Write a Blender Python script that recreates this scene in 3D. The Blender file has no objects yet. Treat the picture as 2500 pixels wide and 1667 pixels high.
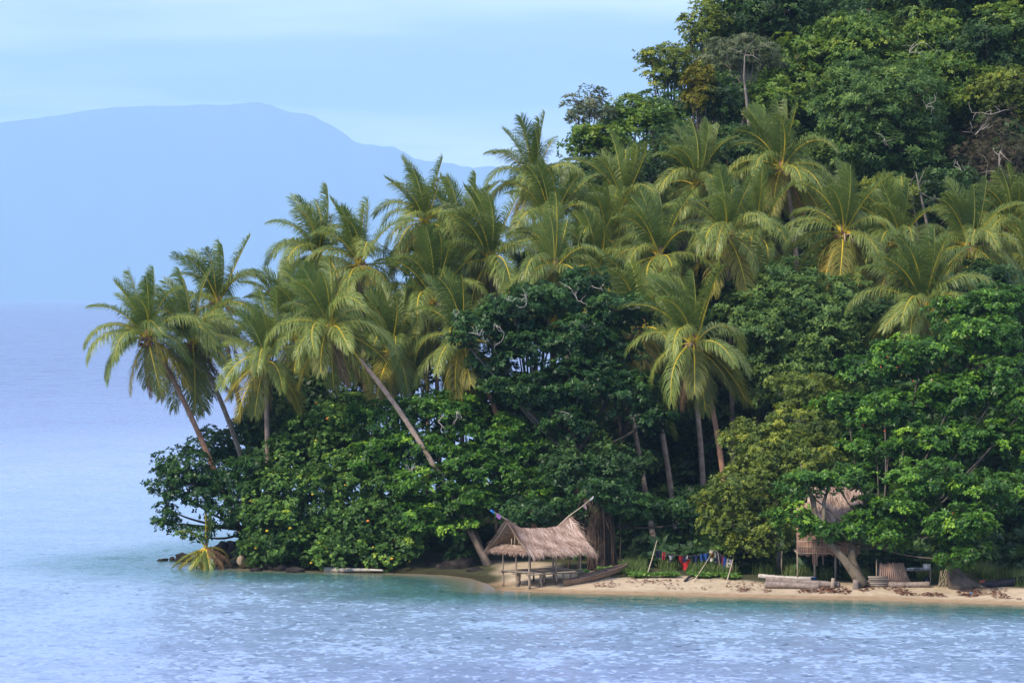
import bpy, math, random
import numpy as np
from mathutils import Vector, Matrix, Quaternion

R = math.radians
# ------------------------------------------------------------------ camera, sky, sun, exposure
scene = bpy.context.scene
COL = scene.collection
CAM_H = 15.8          # a ship's deck
FPX = 9000.0          # focal length in pixels of the 2500 px wide photograph
PITCH = math.atan(105.5 / FPX)
cd = bpy.data.cameras.new("camera"); cam = bpy.data.objects.new("camera", cd); COL.objects.link(cam)
cam.location = (0, 0, CAM_H); cam.rotation_euler = (R(90) - PITCH, 0, 0)
cd.sensor_width = 36.0; cd.lens = FPX / 2500 * 36.0; cd.clip_start = 1.0; cd.clip_end = 120000
scene.camera = cam

SUN_EL, SUN_AZ = R(43), R(-128)      # azimuth measured from +Y towards +X: behind the camera, to the left
sd_ = Vector((math.sin(SUN_AZ) * math.cos(SUN_EL), math.cos(SUN_AZ) * math.cos(SUN_EL), math.sin(SUN_EL)))
ld = bpy.data.lights.new("sun", 'SUN'); ld.energy = 3.5; ld.angle = R(8.0); ld.color = (1.0, 0.87, 0.69)
sun = bpy.data.objects.new("sun", ld); COL.objects.link(sun)
sun.rotation_euler = sd_.to_track_quat('Z', 'Y').to_euler()
sun.location = (-60, 120, 90)

world = bpy.data.worlds.new("World"); scene.world = world; world.use_nodes = True
wn, wl = world.node_tree.nodes, world.node_tree.links
wn.clear()
w_out = wn.new('ShaderNodeOutputWorld'); w_bg = wn.new('ShaderNodeBackground')
sky = wn.new('ShaderNodeTexSky'); sky.sky_type = 'NISHITA'; sky.sun_disc = False
sky.sun_elevation = SUN_EL; sky.sun_rotation = SUN_AZ; sky.dust_density = 0.3; sky.ozone_density = 3.0; sky.air_density = 1.0
tc = wn.new('ShaderNodeTexCoord'); sep = wn.new('ShaderNodeSeparateXYZ'); wl.new(tc.outputs['Generated'], sep.inputs[0])
# cloud sheet: direction projected on a high flat layer
zz = wn.new('ShaderNodeMath'); zz.operation = 'MAXIMUM'; zz.inputs[1].default_value = 0.0; wl.new(sep.outputs['Z'], zz.inputs[0])
za = wn.new('ShaderNodeMath'); za.operation = 'ADD'; za.inputs[1].default_value = 0.055; wl.new(zz.outputs[0], za.inputs[0])
dx = wn.new('ShaderNodeMath'); dx.operation = 'DIVIDE'; wl.new(sep.outputs['X'], dx.inputs[0]); wl.new(za.outputs[0], dx.inputs[1])
dy = wn.new('ShaderNodeMath'); dy.operation = 'DIVIDE'; wl.new(sep.outputs['Y'], dy.inputs[0]); wl.new(za.outputs[0], dy.inputs[1])
cmb = wn.new('ShaderNodeCombineXYZ'); wl.new(dx.outputs[0], cmb.inputs[0]); wl.new(dy.outputs[0], cmb.inputs[1])
n1 = wn.new('ShaderNodeTexNoise'); n1.inputs['Scale'].default_value = 0.75; n1.inputs['Detail'].default_value = 6; n1.inputs['Roughness'].default_value = 0.55
wl.new(cmb.outputs[0], n1.inputs['Vector'])
r1 = wn.new('ShaderNodeMapRange'); r1.inputs['From Min'].default_value = 0.36; r1.inputs['From Max'].default_value = 0.66
r1.inputs['To Min'].default_value = 0.55; r1.inputs['To Max'].default_value = 1.0; wl.new(n1.outputs['Fac'], r1.inputs['Value'])
n2 = wn.new('ShaderNodeTexNoise'); n2.inputs['Scale'].default_value = 0.30; n2.inputs['Detail'].default_value = 7; n2.inputs['Roughness'].default_value = 0.5
mp2 = wn.new('ShaderNodeMapping'); mp2.inputs['Location'].default_value = (3.1, 7.4, 0); wl.new(cmb.outputs[0], mp2.inputs[0]); wl.new(mp2.outputs[0], n2.inputs['Vector'])
r2 = wn.new('ShaderNodeMapRange'); r2.inputs['From Min'].default_value = 0.47; r2.inputs['From Max'].default_value = 0.70; wl.new(n2.outputs['Fac'], r2.inputs['Value'])
ccol = wn.new('ShaderNodeMix'); ccol.data_type = 'RGBA'
ccol.inputs['A'].default_value = (2.55, 3.35, 6.1, 1); ccol.inputs['B'].default_value = (19.0, 18.0, 18.0, 1); wl.new(r2.outputs[0], ccol.inputs['Factor'])
smix = wn.new('ShaderNodeMix'); smix.data_type = 'RGBA'
wl.new(r1.outputs[0], smix.inputs['Factor']); wl.new(sky.outputs[0], smix.inputs['A']); wl.new(ccol.outputs['Result'], smix.inputs['B'])
wl.new(smix.outputs['Result'], w_bg.inputs['Color']); w_bg.inputs['Strength'].default_value = 0.118
wl.new(w_bg.outputs[0], w_out.inputs[0])

vs = scene.view_settings
vs.view_transform = 'Standard'; vs.look = 'None'; vs.exposure = 0.58; vs.gamma = 1.0; vs.use_curve_mapping = False
cy = scene.cycles
cy.max_bounces = 6; cy.diffuse_bounces = 3; cy.glossy_bounces = 3; cy.transmission_bounces = 3; cy.transparent_max_bounces = 6; cy.volume_bounces = 2
cy.use_denoising = True; cy.sample_clamp_indirect = 4.0

# ------------------------------------------------------------------ helpers
CP, SP = math.cos(PITCH), math.sin(PITCH)
def P(px, py, Y):
    """world point at distance Y along a line of sight of the photograph"""
    u, v = (px - 1250.0) / FPX, (833.5 - py) / FPX
    fy, fz = CP + v * SP, -SP + v * CP
    t = Y / fy
    return Vector((u * t, Y, CAM_H + fz * t))
def sea_pt(px, py):
    Y = CAM_H * FPX / (py - 728.0)
    return ((px - 1250.0) / FPX * Y, Y)
def prop(o, label=None, cat=None, group=None, kind=None):
    if label: o['label'] = label
    if cat: o['category'] = cat
    if group: o['group'] = group
    if kind: o['kind'] = kind
    return o
def empty(name, loc, label=None, cat=None, group=None, rz=0.0):
    o = bpy.data.objects.new(name, None); COL.objects.link(o)
    o.location = loc; o.rotation_euler = (0, 0, rz); o.empty_display_size = 0.3
    return prop(o, label, cat, group)
def build(V, F, mat_idx=None, attrs=None, name='mesh', smooth=False):
    """V (n,3); F: list of int arrays (m,k)"""
    V = np.asarray(V, dtype=np.float32).reshape(-1, 3)
    F = [np.asarray(f, dtype=np.int32) for f in (F if isinstance(F, list) else [F]) if len(f)]
    me = bpy.data.meshes.new(name)
    me.vertices.add(len(V)); me.vertices.foreach_set('co', V.ravel())
    tot = np.concatenate([np.full(len(f), f.shape[1], dtype=np.int32) for f in F])
    idx = np.concatenate([f.ravel() for f in F])
    me.loops.add(len(idx)); me.loops.foreach_set('vertex_index', idx)
    me.polygons.add(len(tot))
    st = np.zeros(len(tot), dtype=np.int32); st[1:] = np.cumsum(tot)[:-1]
    me.polygons.foreach_set('loop_start', st)
    try: me.polygons.foreach_set('loop_total', tot)
    except Exception: pass
    if mat_idx is not None: me.polygons.foreach_set('material_index', np.asarray(mat_idx, dtype=np.int32))
    if smooth: me.polygons.foreach_set('use_smooth', np.ones(len(tot), dtype=bool))
    for k, (dom, a) in (attrs or {}).items():
        at = me.attributes.new(k, 'FLOAT', dom); at.data.foreach_set('value', np.asarray(a, dtype=np.float32))
    me.update(calc_edges=True); me.validate()
    return me
def add(name, me, mats=None, parent=None, loc=None):
    o = bpy.data.objects.new(name, me); COL.objects.link(o)
    if mats:
        for m in (mats if isinstance(mats, (list, tuple)) else [mats]):
            if len(me.materials) < len(mats if isinstance(mats, (list, tuple)) else [mats]): me.materials.append(m)
    if parent: o.parent = parent
    if loc is not None: o.location = loc
    return o
class MB:
    """collects shapes of ONE mesh"""
    def __init__(s): s.V, s.F, s.n, s.M = [], [], 0, []
    def add(s, V, F, m=0):
        V = np.asarray(V, float).reshape(-1, 3)
        for f in (F if isinstance(F, list) else [F]):
            f = np.asarray(f, int)
            if len(f): s.F.append(f + s.n); s.M += [m] * len(f)
        s.V.append(V); s.n += len(V); return s
    def box(s, c, h, rot=None, m=0, taper=1.0):
        c = np.array(c, float); h = np.array(h, float)
        v = np.array([[x, y, z] for z in (-1, 1) for y in (-1, 1) for x in (-1, 1)], float)
        v[4:, :2] *= taper
        v = v * h
        if rot is not None: v = v @ np.array(rot.to_3x3() if hasattr(rot, 'to_3x3') else rot).T
        return s.add(v + c, np.array([[0, 2, 3, 1], [4, 5, 7, 6], [0, 1, 5, 4], [2, 6, 7, 3], [0, 4, 6, 2], [1, 3, 7, 5]]), m)
    def tube(s, pts, rad, n=7, m=0, wob=0.0, rng=None):
        V, F = tube(pts, rad, n, wob, rng); return s.add(V, F, m)
    def mesh(s, name='mesh', smooth=False): return build(np.concatenate(s.V), s.F, s.M, None, name, smooth)
    def obj(s, name, mats, parent=None, loc=None, smooth=False): return add(name, s.mesh(name, smooth), mats, parent, loc)
def tube(pts, rad, n=7, wob=0.0, rng=None):
    pts = np.array([tuple(p) for p in pts], float); k = len(pts)
    rad = np.broadcast_to(np.asarray(rad, float), (k,)) if np.ndim(rad) else np.full(k, float(rad))
    t = np.gradient(pts, axis=0); t /= np.linalg.norm(t, axis=1, keepdims=True) + 1e-9
    ref = np.array([0.0, 1.0, 0.0]) if abs(t[0, 1]) < 0.8 else np.array([1.0, 0, 0])
    V = []
    a = np.linspace(0, 2 * np.pi, n, endpoint=False)
    for i in range(k):
        u = np.cross(ref, t[i]); u /= np.linalg.norm(u) + 1e-9; w = np.cross(t[i], u); ref = np.cross(t[i], u) if False else ref
        rr = rad[i] * (1 + (wob * (rng.random(n) - 0.5) * 2 if rng is not None else 0))
        V.append(pts[i] + (np.cos(a) * rr)[:, None] * u + (np.sin(a) * rr)[:, None] * w)
    V = np.concatenate(V + [pts[:1], pts[-1:]])
    i, j = np.meshgrid(np.arange(k - 1), np.arange(n), indexing='ij'); j2 = (j + 1) % n
    Q = np.stack([i * n + j, i * n + j2, (i + 1) * n + j2, (i + 1) * n + j], -1).reshape(-1, 4)
    j = np.arange(n); j2 = (j + 1) % n; c0, c1 = k * n, k * n + 1
    T = np.concatenate([np.stack([np.full(n, c0), j2, j], -1), np.stack([np.full(n, c1), (k - 1) * n + j, (k - 1) * n + j2], -1)])
    return V, [Q, T]
def bez(p0, p1, p2, k=10):
    s = np.linspace(0, 1, k)[:, None]; p0, p1, p2 = (np.array(tuple(p), float) for p in (p0, p1, p2))
    return (1 - s) ** 2 * p0 + 2 * s * (1 - s) * p1 + s ** 2 * p2
def nrm(v): return v / (np.linalg.norm(v, axis=-1, keepdims=True) + 1e-9)

# ------------------------------------------------------------------ materials
def new_mat(name):
    m = bpy.data.materials.new(name); m.use_nodes = True
    nt = m.node_tree; nt.nodes.clear()
    o = nt.nodes.new('ShaderNodeOutputMaterial')
    return m, nt.nodes, nt.links, o
def ramp(N, stops):
    r = N.new('ShaderNodeValToRGB'); e = r.color_ramp.elements
    while len(e) < len(stops): e.new(0.5)
    for i, (p, c) in enumerate(stops): e[i].position = p; e[i].color = (*c, 1)
    return r
def leaf_mat(name, stops, rough=0.5, trans=0.32, spec=0.35, rand=0.0):
    """leaf colour follows the age 'tint' of each leaf"""
    m, N, L, o = new_mat(name)
    at = N.new('ShaderNodeAttribute'); at.attribute_name = 'tint'
    fac = at.outputs['Fac']
    if rand:
        oi = N.new('ShaderNodeObjectInfo'); ma = N.new('ShaderNodeMath'); ma.operation = 'MULTIPLY_ADD'
        ma.inputs[1].default_value = rand; L.new(oi.outputs['Random'], ma.inputs[0])
        sb = N.new('ShaderNodeMath'); sb.operation = 'SUBTRACT'; sb.inputs[1].default_value = rand / 2; L.new(fac, sb.inputs[0])
        L.new(sb.outputs[0], ma.inputs[2]); fac = ma.outputs[0]
    r = ramp(N, stops); L.new(fac, r.inputs[0])
    p = N.new('ShaderNodeBsdfPrincipled'); p.inputs['Roughness'].default_value = rough; p.inputs['Specular IOR Level'].default_value = spec
    L.new(r.outputs[0], p.inputs['Base Color'])
    t = N.new('ShaderNodeBsdfTranslucent'); hs = N.new('ShaderNodeHueSaturation'); hs.inputs['Value'].default_value = 1.25; hs.inputs['Hue'].default_value = 0.485
    L.new(r.outputs[0], hs.inputs['Color']); L.new(hs.outputs[0], t.inputs['Color'])
    x = N.new('ShaderNodeMixShader'); x.inputs[0].default_value = trans
    L.new(p.outputs[0], x.inputs[1]); L.new(t.outputs[0], x.inputs[2]); L.new(x.outputs[0], o.inputs[0])
    return m
def rough_mat(name, c1, c2, scale=3.0, rough=0.85, stretch=(1, 1, 1), bump=0.3, c3=None, detail=6, space='Object'):
    m, N, L, o = new_mat(name)
    t = N.new('ShaderNodeTexCoord'); mp = N.new('ShaderNodeMapping'); mp.inputs['Scale'].default_value = stretch
    L.new(t.outputs[space], mp.inputs[0])
    n = N.new('ShaderNodeTexNoise'); n.inputs['Scale'].default_value = scale; n.inputs['Detail'].default_value = detail; n.inputs['Roughness'].default_value = 0.65
    L.new(mp.outputs[0], n.inputs['Vector'])
    st = [(0.3, c1), (0.68, c2)] if c3 is None else [(0.28, c1), (0.5, c2), (0.7, c3)]
    r = ramp(N, st); L.new(n.outputs['Fac'], r.inputs[0])
    p = N.new('ShaderNodeBsdfPrincipled'); p.inputs['Roughness'].default_value = rough; p.inputs['Specular IOR Level'].default_value = 0.25
    L.new(r.outputs[0], p.inputs['Base Color'])
    if bump:
        b = N.new('ShaderNodeBump'); b.inputs['Strength'].default_value = bump; b.inputs['Distance'].default_value = 0.03
        L.new(n.outputs['Fac'], b.inputs['Height']); L.new(b.outputs[0], p.inputs['Normal'])
    L.new(p.outputs[0], o.inputs[0]); return m
def trunk_mat(name, c1, c2, ring=0.0):
    m, N, L, o = new_mat(name)
    t = N.new('ShaderNodeTexCoord')
    n = N.new('ShaderNodeTexNoise'); n.inputs['Scale'].default_value = 2.2; n.inputs['Detail'].default_value = 8; n.inputs['Roughness'].default_value = 0.7
    L.new(t.outputs['Object'], n.inputs['Vector'])
    r = ramp(N, [(0.32, c1), (0.66, c2)]); L.new(n.outputs['Fac'], r.inputs[0])
    p = N.new('ShaderNodeBsdfPrincipled'); p.inputs['Roughness'].default_value = 0.9; p.inputs['Specular IOR Level'].default_value = 0.15
    L.new(r.outputs[0], p.inputs['Base Color'])
    b = N.new('ShaderNodeBump'); b.inputs['Strength'].default_value = 0.5; b.inputs['Distance'].default_value = 0.05
    if ring:
        w = N.new('ShaderNodeTexWave'); w.bands_direction = 'Z'; w.inputs['Scale'].default_value = ring; w.inputs['Distortion'].default_value = 1.5
        L.new(t.outputs['Object'], w.inputs['Vector'])
        ad = N.new('ShaderNodeMath'); ad.operation = 'ADD'; L.new(w.outputs['Fac'], ad.inputs[0]); L.new(n.outputs['Fac'], ad.inputs[1])
        L.new(ad.outputs[0], b.inputs['Height'])
    else: L.new(n.outputs['Fac'], b.inputs['Height'])
    L.new(b.outputs[0], p.inputs['Normal']); L.new(p.outputs[0], o.inputs[0]); return m
def plain(name, c, rough=0.7): return rough_mat(name, tuple(x * 0.82 for x in c), tuple(min(1, x * 1.12) for x in c), 9.0, rough, bump=0.1)

G = lambda a, b, c: (a, b, c)
LM = {
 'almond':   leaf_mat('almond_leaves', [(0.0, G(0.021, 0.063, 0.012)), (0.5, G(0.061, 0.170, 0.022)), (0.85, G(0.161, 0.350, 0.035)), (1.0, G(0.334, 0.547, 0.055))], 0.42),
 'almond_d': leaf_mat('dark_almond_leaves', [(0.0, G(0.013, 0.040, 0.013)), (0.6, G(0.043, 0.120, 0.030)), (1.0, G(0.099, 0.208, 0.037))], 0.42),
 'hibiscus': leaf_mat('hibiscus_leaves', [(0.0, G(0.029, 0.080, 0.017)), (0.5, G(0.084, 0.184, 0.035)), (0.9, G(0.190, 0.368, 0.062)), (1.0, G(0.418, 0.547, 0.068))], 0.5),
 'olive':    leaf_mat('olive_small_leaves', [(0.0, G(0.067, 0.114, 0.022)), (0.5, G(0.161, 0.230, 0.037)), (0.9, G(0.304, 0.368, 0.050)), (1.0, G(0.493, 0.497, 0.062))], 0.5),
 'dull':     leaf_mat('dull_green_leaves', [(0.0, G(0.049, 0.113, 0.033)), (0.55, G(0.113, 0.216, 0.050)), (1.0, G(0.235, 0.351, 0.069))], 0.55),
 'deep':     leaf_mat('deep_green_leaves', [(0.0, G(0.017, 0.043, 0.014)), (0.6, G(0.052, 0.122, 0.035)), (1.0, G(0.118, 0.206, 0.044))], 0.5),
 'fresh':    leaf_mat('fresh_green_leaves', [(0.0, G(0.052, 0.114, 0.022)), (0.5, G(0.118, 0.228, 0.032)), (1.0, G(0.305, 0.396, 0.053))], 0.45),
 'greyolive':leaf_mat('grey_olive_leaves', [(0.0, G(.07, .10, .05)), (0.55, G(.14, .185, .085)), (1.0, G(.27, .28, .15))], 0.6),
 'mustard':  leaf_mat('mustard_vine_leaves', [(0.0, G(.10, .10, .010)), (0.55, G(.19, .19, .016)), (1.0, G(.30, .28, .03))], 0.6),
 'brownvine':leaf_mat('dry_vine_leaves', [(0.0, G(.06, .05, .035)), (0.5, G(.12, .095, .06)), (0.8, G(.10, .12, .05)), (1.0, G(.20, .15, .10))], 0.7),
 'palm':     leaf_mat('palm_leaflets', [(0.0, G(0.103, 0.162, 0.037)), (0.5, G(0.207, 0.278, 0.060)), (1.0, G(0.372, 0.415, 0.091))], 0.42, 0.30, 0.45, 0.5),
 'palm_up':  leaf_mat('young_palm_leaflets', [(0.0, G(0.068, 0.116, 0.022)), (0.5, G(0.130, 0.198, 0.035)), (1.0, G(0.229, 0.286, 0.049))], 0.42, 0.34, 0.45, 0.5),
 'palm_old': leaf_mat('yellowing_palm_leaflets', [(0.0, G(.10, .135, .03)), (0.45, G(.185, .205, .04)), (0.8, G(.30, .27, .045)), (1.0, G(.44, .30, .045))], 0.5, 0.32, 0.3, 0.7),
 'palm_dead':leaf_mat('withered_palm_leaflets', [(0.0, G(.09, .06, .04)), (0.5, G(.21, .13, .07)), (1.0, G(.34, .21, .10))], 0.7, 0.25, 0.2, 0.6),
 'grass':    leaf_mat('grass_blades', [(0.0, G(0.054, 0.101, 0.027)), (0.6, G(0.135, 0.203, 0.047)), (1.0, G(0.297, 0.297, 0.108))], 0.6),
 'creeper':  leaf_mat('creeper_leaves', [(0.0, G(0.068, 0.162, 0.027)), (0.5, G(0.135, 0.284, 0.047)), (1.0, G(0.270, 0.405, 0.081))], 0.5),
 'straw':    leaf_mat('thatch_straw', [(0.0, G(0.165, 0.107, 0.081)), (0.3, G(0.374, 0.254, 0.197)), (0.7, G(0.572, 0.418, 0.331)), (1.0, G(0.814, 0.678, 0.580))], 0.9, 0.1, 0.15),
 'litter':   leaf_mat('fallen_leaves', [(0.0, G(.07, .03, .022)), (0.5, G(.18, .07, .045)), (0.85, G(.30, .16, .09)), (1.0, G(.50, .40, .30))], 0.8, 0.1),
}
M = {
 'rachis': plain('palm_rachis_yellow', (.62, .45, .035), 0.45), 'rachis_up': plain('palm_rachis_green', (.36, .35, .07), 0.45), 'rachis_dead': plain('palm_rachis_brown', (.34, .19, .07), 0.7),
 'palmtrunk': trunk_mat('palm_bark', (.24, .175, .135), (.54, .40, .31), 14.0),
 'palmtrunk_o': trunk_mat('palm_bark_russet', (.30, .16, .10), (.62, .34, .22), 14.0),
 'bark': trunk_mat('tree_bark', (.055, .045, .038), (.17, .135, .105)),
 'beachbark': trunk_mat('beach_tree_bark', (.085, .07, .05), (.24, .195, .14)),
 'greybark': trunk_mat('grey_bark', (.13, .11, .09), (.32, .275, .23)),
 'palebark': trunk_mat('pale_bark', (.20, .165, .135), (.42, .36, .30)),
 'root': trunk_mat('aerial_roots', (.035, .027, .022), (.11, .075, .055)),
 'deadwood': plain('bleached_twigs', (.52, .47, .40), 0.8),
 'sheath': rough_mat('palm_sheath_fibre', (.13, .065, .035), (.36, .21, .12), 12, 0.95), 'spathe': plain('dry_spathe', (.46, .33, .24), 0.8),
 'nut_green': plain('green_coconut', (.22, .20, .03), 0.45), 'nut_brown': plain('brown_coconut', (.27, .14, .05), 0.6), 'nut_orange': plain('orange_coconut', (.50, .15, .045), 0.5), 'nut_yellow': plain('yellow_coconut', (.45, .28, .03), 0.5),
 'thatch': rough_mat('thatch', (.16, .10, .07), (.40, .27, .20), 5.0, 0.95, (1, 1, 1), 0.3, (.31, .20, .145), space='Generated'),
 'thatch_under': rough_mat('thatch_underside', (.16, .10, .07), (.34, .23, .16), 7.0, 0.95),
 'post': rough_mat('weathered_post', (.20, .15, .11), (.46, .37, .28), 3.0, 0.9, (8, 8, 1)), 'wetpost': rough_mat('wet_post', (.04, .03, .025), (.10, .08, .06), 3.0, 0.5, (8, 8, 1)),
 'plank': rough_mat('weathered_plank', (.15, .125, .105), (.40, .34, .28), 2.0, 0.9, (1, 12, 12)),
 'bamboo': rough_mat('bamboo', (.42, .34, .22), (.66, .56, .40), 3.0, 0.6, (8, 8, 1), 0.1),
 'canoe': rough_mat('weathered_hull', (.15, .105, .075), (.37, .27, .20), 1.6, 0.9, (1, 9, 9), 0.4), 'canoe_dark': rough_mat('tarred_hull', (.012, .013, .018), (.05, .05, .06), 1.6, 0.6, (1, 9, 9), 0.3), 'canoe_tip': plain('red_bow_paint', (.40, .09, .05)),
 'log': rough_mat('palm_log', (.13, .10, .085), (.36, .29, .25), 5.0, 0.95), 'log_pale': rough_mat('bleached_log', (.34, .30, .25), (.62, .57, .50), 3.0, 0.9, (1, 8, 8)),
 'rock': rough_mat('dark_rock', (.008, .007, .007), (.026, .021, .019), 1.8, 0.8, (1, 1, 1), 0.8, (.06, .047, .04)),
 'woven': rough_mat('woven_panel', (.25, .145, .105), (.50, .32, .245), 3.0, 0.9, (7, 7, 1)), 'board': rough_mat('brown_sheet', (.34, .215, .16), (.48, .33, .26), 1.3, 0.85),
 'bluepl': plain('blue_plastic', (.02, .075, .25), 0.4), 'paleblue': plain('pale_blue_plastic', (.25, .48, .72), 0.4),
 'white': plain('white_enamel', (.72, .72, .70), 0.4), 'grey': plain('grey_tin', (.28, .29, .31), 0.4), 'soot': plain('sooty_metal', (.03, .03, .035), 0.6),
 'pinkflag': plain('pink_cloth', (.72, .28, .62)), 'paleflag': plain('faded_pink_cloth', (.66, .38, .36)), 'blueflag': plain('blue_cloth', (.05, .28, .68)), 'whiteflag': plain('white_cloth', (.78, .77, .74)),
 'rope': plain('rope', (.30, .26, .20)), 'flower': plain('yellow_petal', (.72, .45, .03), 0.6), 'flower_o': plain('orange_petal', (.66, .22, .04), 0.6), 'redleaf': plain('red_old_leaf', (.50, .10, .035), 0.6),
}

# ------------------------------------------------------------------ land and sea
shore_px = [(560, 1386), (640, 1390), (760, 1393), (900, 1397), (1010, 1401), (1090, 1404), (1150, 1412), (1190, 1425), (1215, 1441), (1330, 1446), (1480, 1450), (1600, 1452), (1900, 1460), (2155, 1465), (2500, 1477), (2900, 1488)]
FRONT = [sea_pt(*p) for p in shore_px] + [(60, 183), (110, 180)]
POLY = np.array(FRONT + [(130, 260), (110, 340), (60, 350), (20, 325), (-2, 290), (-8.5, 252), (-13, 233), (-17.6, 222), (-17.9, 218.5)])
FX, FY = np.array([p[0] for p in FRONT]), np.array([p[1] for p in FRONT])
def land_sd(x, y):
    """signed distance to the shoreline, positive inland"""
    x = np.asarray(x, float); y = np.asarray(y, float)
    best = np.full(x.shape, 1e9); ins = np.zeros(x.shape, bool)
    n = len(POLY)
    for i in range(n):
        (x0, y0), (x1, y1) = POLY[i], POLY[(i + 1) % n]
        ex, ey = x1 - x0, y1 - y0
        t = np.clip(((x - x0) * ex + (y - y0) * ey) / (ex * ex + ey * ey), 0, 1)
        best = np.minimum(best, np.hypot(x - x0 - t * ex, y - y0 - t * ey))
        c = ((y0 > y) != (y1 > y)) & (x < ex * (y - y0) / (ey + 1e-12) + x0)
        ins ^= c
    return np.where(ins, best, -best)
def sm(t): t = np.clip(t, 0, 1); return t * t * (3 - 2 * t)
HX = [-21, -16, -10, -4.3, 1.4, 7.2, 13, 21.7, 36, 60]; HG = [0, .03, .09, .18, .36, .60, .82, 1.0, 1.12, 1.2]
def wob(x, y): return np.sin(x * 0.9 + y * 0.37) * 0.5 + np.sin(x * 0.31 - y * 0.83 + 1.3) * 0.5 + np.sin(x * 2.1 + y * 1.7) * 0.25
def ground_z(x, y):
    x = np.asarray(x, float); y = np.asarray(y, float)
    d = land_sd(x, y)
    z = np.where(d < 0, d * 0.09, np.where(d < 5, d * 0.105, 0.525 + (d - 5) * 0.032))
    soil = sm((-3.5 - x) / 3.0)                       # the wooded point has a steeper bank than the beach
    z = z + soil * sm(d / 2.0) * 0.45
    z = np.where(d > 0, z + 0.05 * wob(x, y) * sm(d / 4), z)
    dd = y - np.interp(x, FX, FY)
    hill = 34 * sm((dd - 20) / 78) * np.interp(x, HX, HG) * sm(d / 14)
    return z + hill
def gz(x, y): return float(ground_z(np.array([x]), np.array([y]))[0])
def inview(px, Y): return ((px - 1250) / FPX * Y, Y)

def grid(xs, ys):
    X, Y = np.meshgrid(xs, ys); nx = len(xs)
    i, j = np.meshgrid(np.arange(len(ys) - 1), np.arange(nx - 1), indexing='ij')
    Q = np.stack([i * nx + j, i * nx + j + 1, (i + 1) * nx + j + 1, (i + 1) * nx + j], -1).reshape(-1, 4)
    return X.ravel(), Y.ravel(), Q
gx, gy, gq = grid(np.arange(-26, 62.01, 0.5), np.arange(180, 345.01, 0.5))
gd = land_sd(gx, gy); gzv = ground_z(gx, gy)
sandm = sm((gx + 1.9 + .5 * wob(gx, gy * 1.3)) / 2.2) * (1 - sm((gd - np.where(gx > 10, 4.0, 5.2) - 0.6 * wob(gx, gy)) / 1.5))
keep = (gd[gq] > -7).all(1)
gq = gq[keep]
isbeach = (sandm[gq].mean(1) > 0.5)
def ground_mat(name, beach):
    m, N, L, o = new_mat(name)
    t = N.new('ShaderNodeTexCoord')
    n = N.new('ShaderNodeTexNoise'); n.inputs['Scale'].default_value = 1.6; n.inputs['Detail'].default_value = 9; n.inputs['Roughness'].default_value = 0.7; L.new(t.outputs['Object'], n.inputs['Vector'])
    p = N.new('ShaderNodeBsdfPrincipled'); p.inputs['Roughness'].default_value = 0.95; p.inputs['Specular IOR Level'].default_value = 0.2
    sr = ramp(N, [(0.3, (.37, .285, .19)), (0.55, (.50, .40, .275)), (0.75, (.58, .48, .35))]); L.new(n.outputs['Fac'], sr.inputs[0])
    er = ramp(N, [(0.3, (.035, .032, .020)), (0.6, (.075, .080, .035)), (0.8, (.14, .12, .07))]); L.new(n.outputs['Fac'], er.inputs[0])
    a = N.new('ShaderNodeAttribute'); a.attribute_name = 'sand'
    mr = N.new('ShaderNodeMapRange'); mr.inputs['From Min'].default_value = 0.15; mr.inputs['From Max'].default_value = 0.85; L.new(a.outputs['Fac'], mr.inputs['Value'])
    mx = N.new('ShaderNodeMix'); mx.data_type = 'RGBA'; L.new(mr.outputs[0], mx.inputs['Factor']); L.new(er.outputs[0], mx.inputs['A']); L.new(sr.outputs[0], mx.inputs['B'])
    # sand wetted by the wash is darker and smoother
    w = N.new('ShaderNodeAttribute'); w.attribute_name = 'wet'
    mw = N.new('ShaderNodeMix'); mw.data_type = 'RGBA'; mw.blend_type = 'MULTIPLY'; mw.inputs['B'].default_value = (.66, .58, .50, 1)
    L.new(w.outputs['Fac'], mw.inputs['Factor']); L.new(mx.outputs['Result'], mw.inputs['A']); L.new(mw.outputs['Result'], p.inputs['Base Color'])
    b = N.new('ShaderNodeBump'); b.inputs['Strength'].default_value = 0.6; b.inputs['Distance'].default_value = 0.12; L.new(n.outputs['Fac'], b.inputs['Height']); L.new(b.outputs[0], p.inputs['Normal'])
    L.new(p.outputs[0], o.inputs[0]); return m
gm = ground_mat('ground_soil_and_sand', True)
gV = np.stack([gx, gy, gzv], -1)
wetv = 1 - sm((gd - 0.5) / 1.0)
def sub(faces, name):
    u, inv = np.unique(faces, return_inverse=True)
    me = build(gV[u], inv.reshape(faces.shape), None, {'sand': ('POINT', sandm[u]), 'wet': ('POINT', wetv[u])}, name, True)
    return prop(add(name, me, gm), kind='structure')
beach = sub(gq[isbeach], 'beach'); ground = sub(gq[~isbeach], 'ground')

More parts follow.
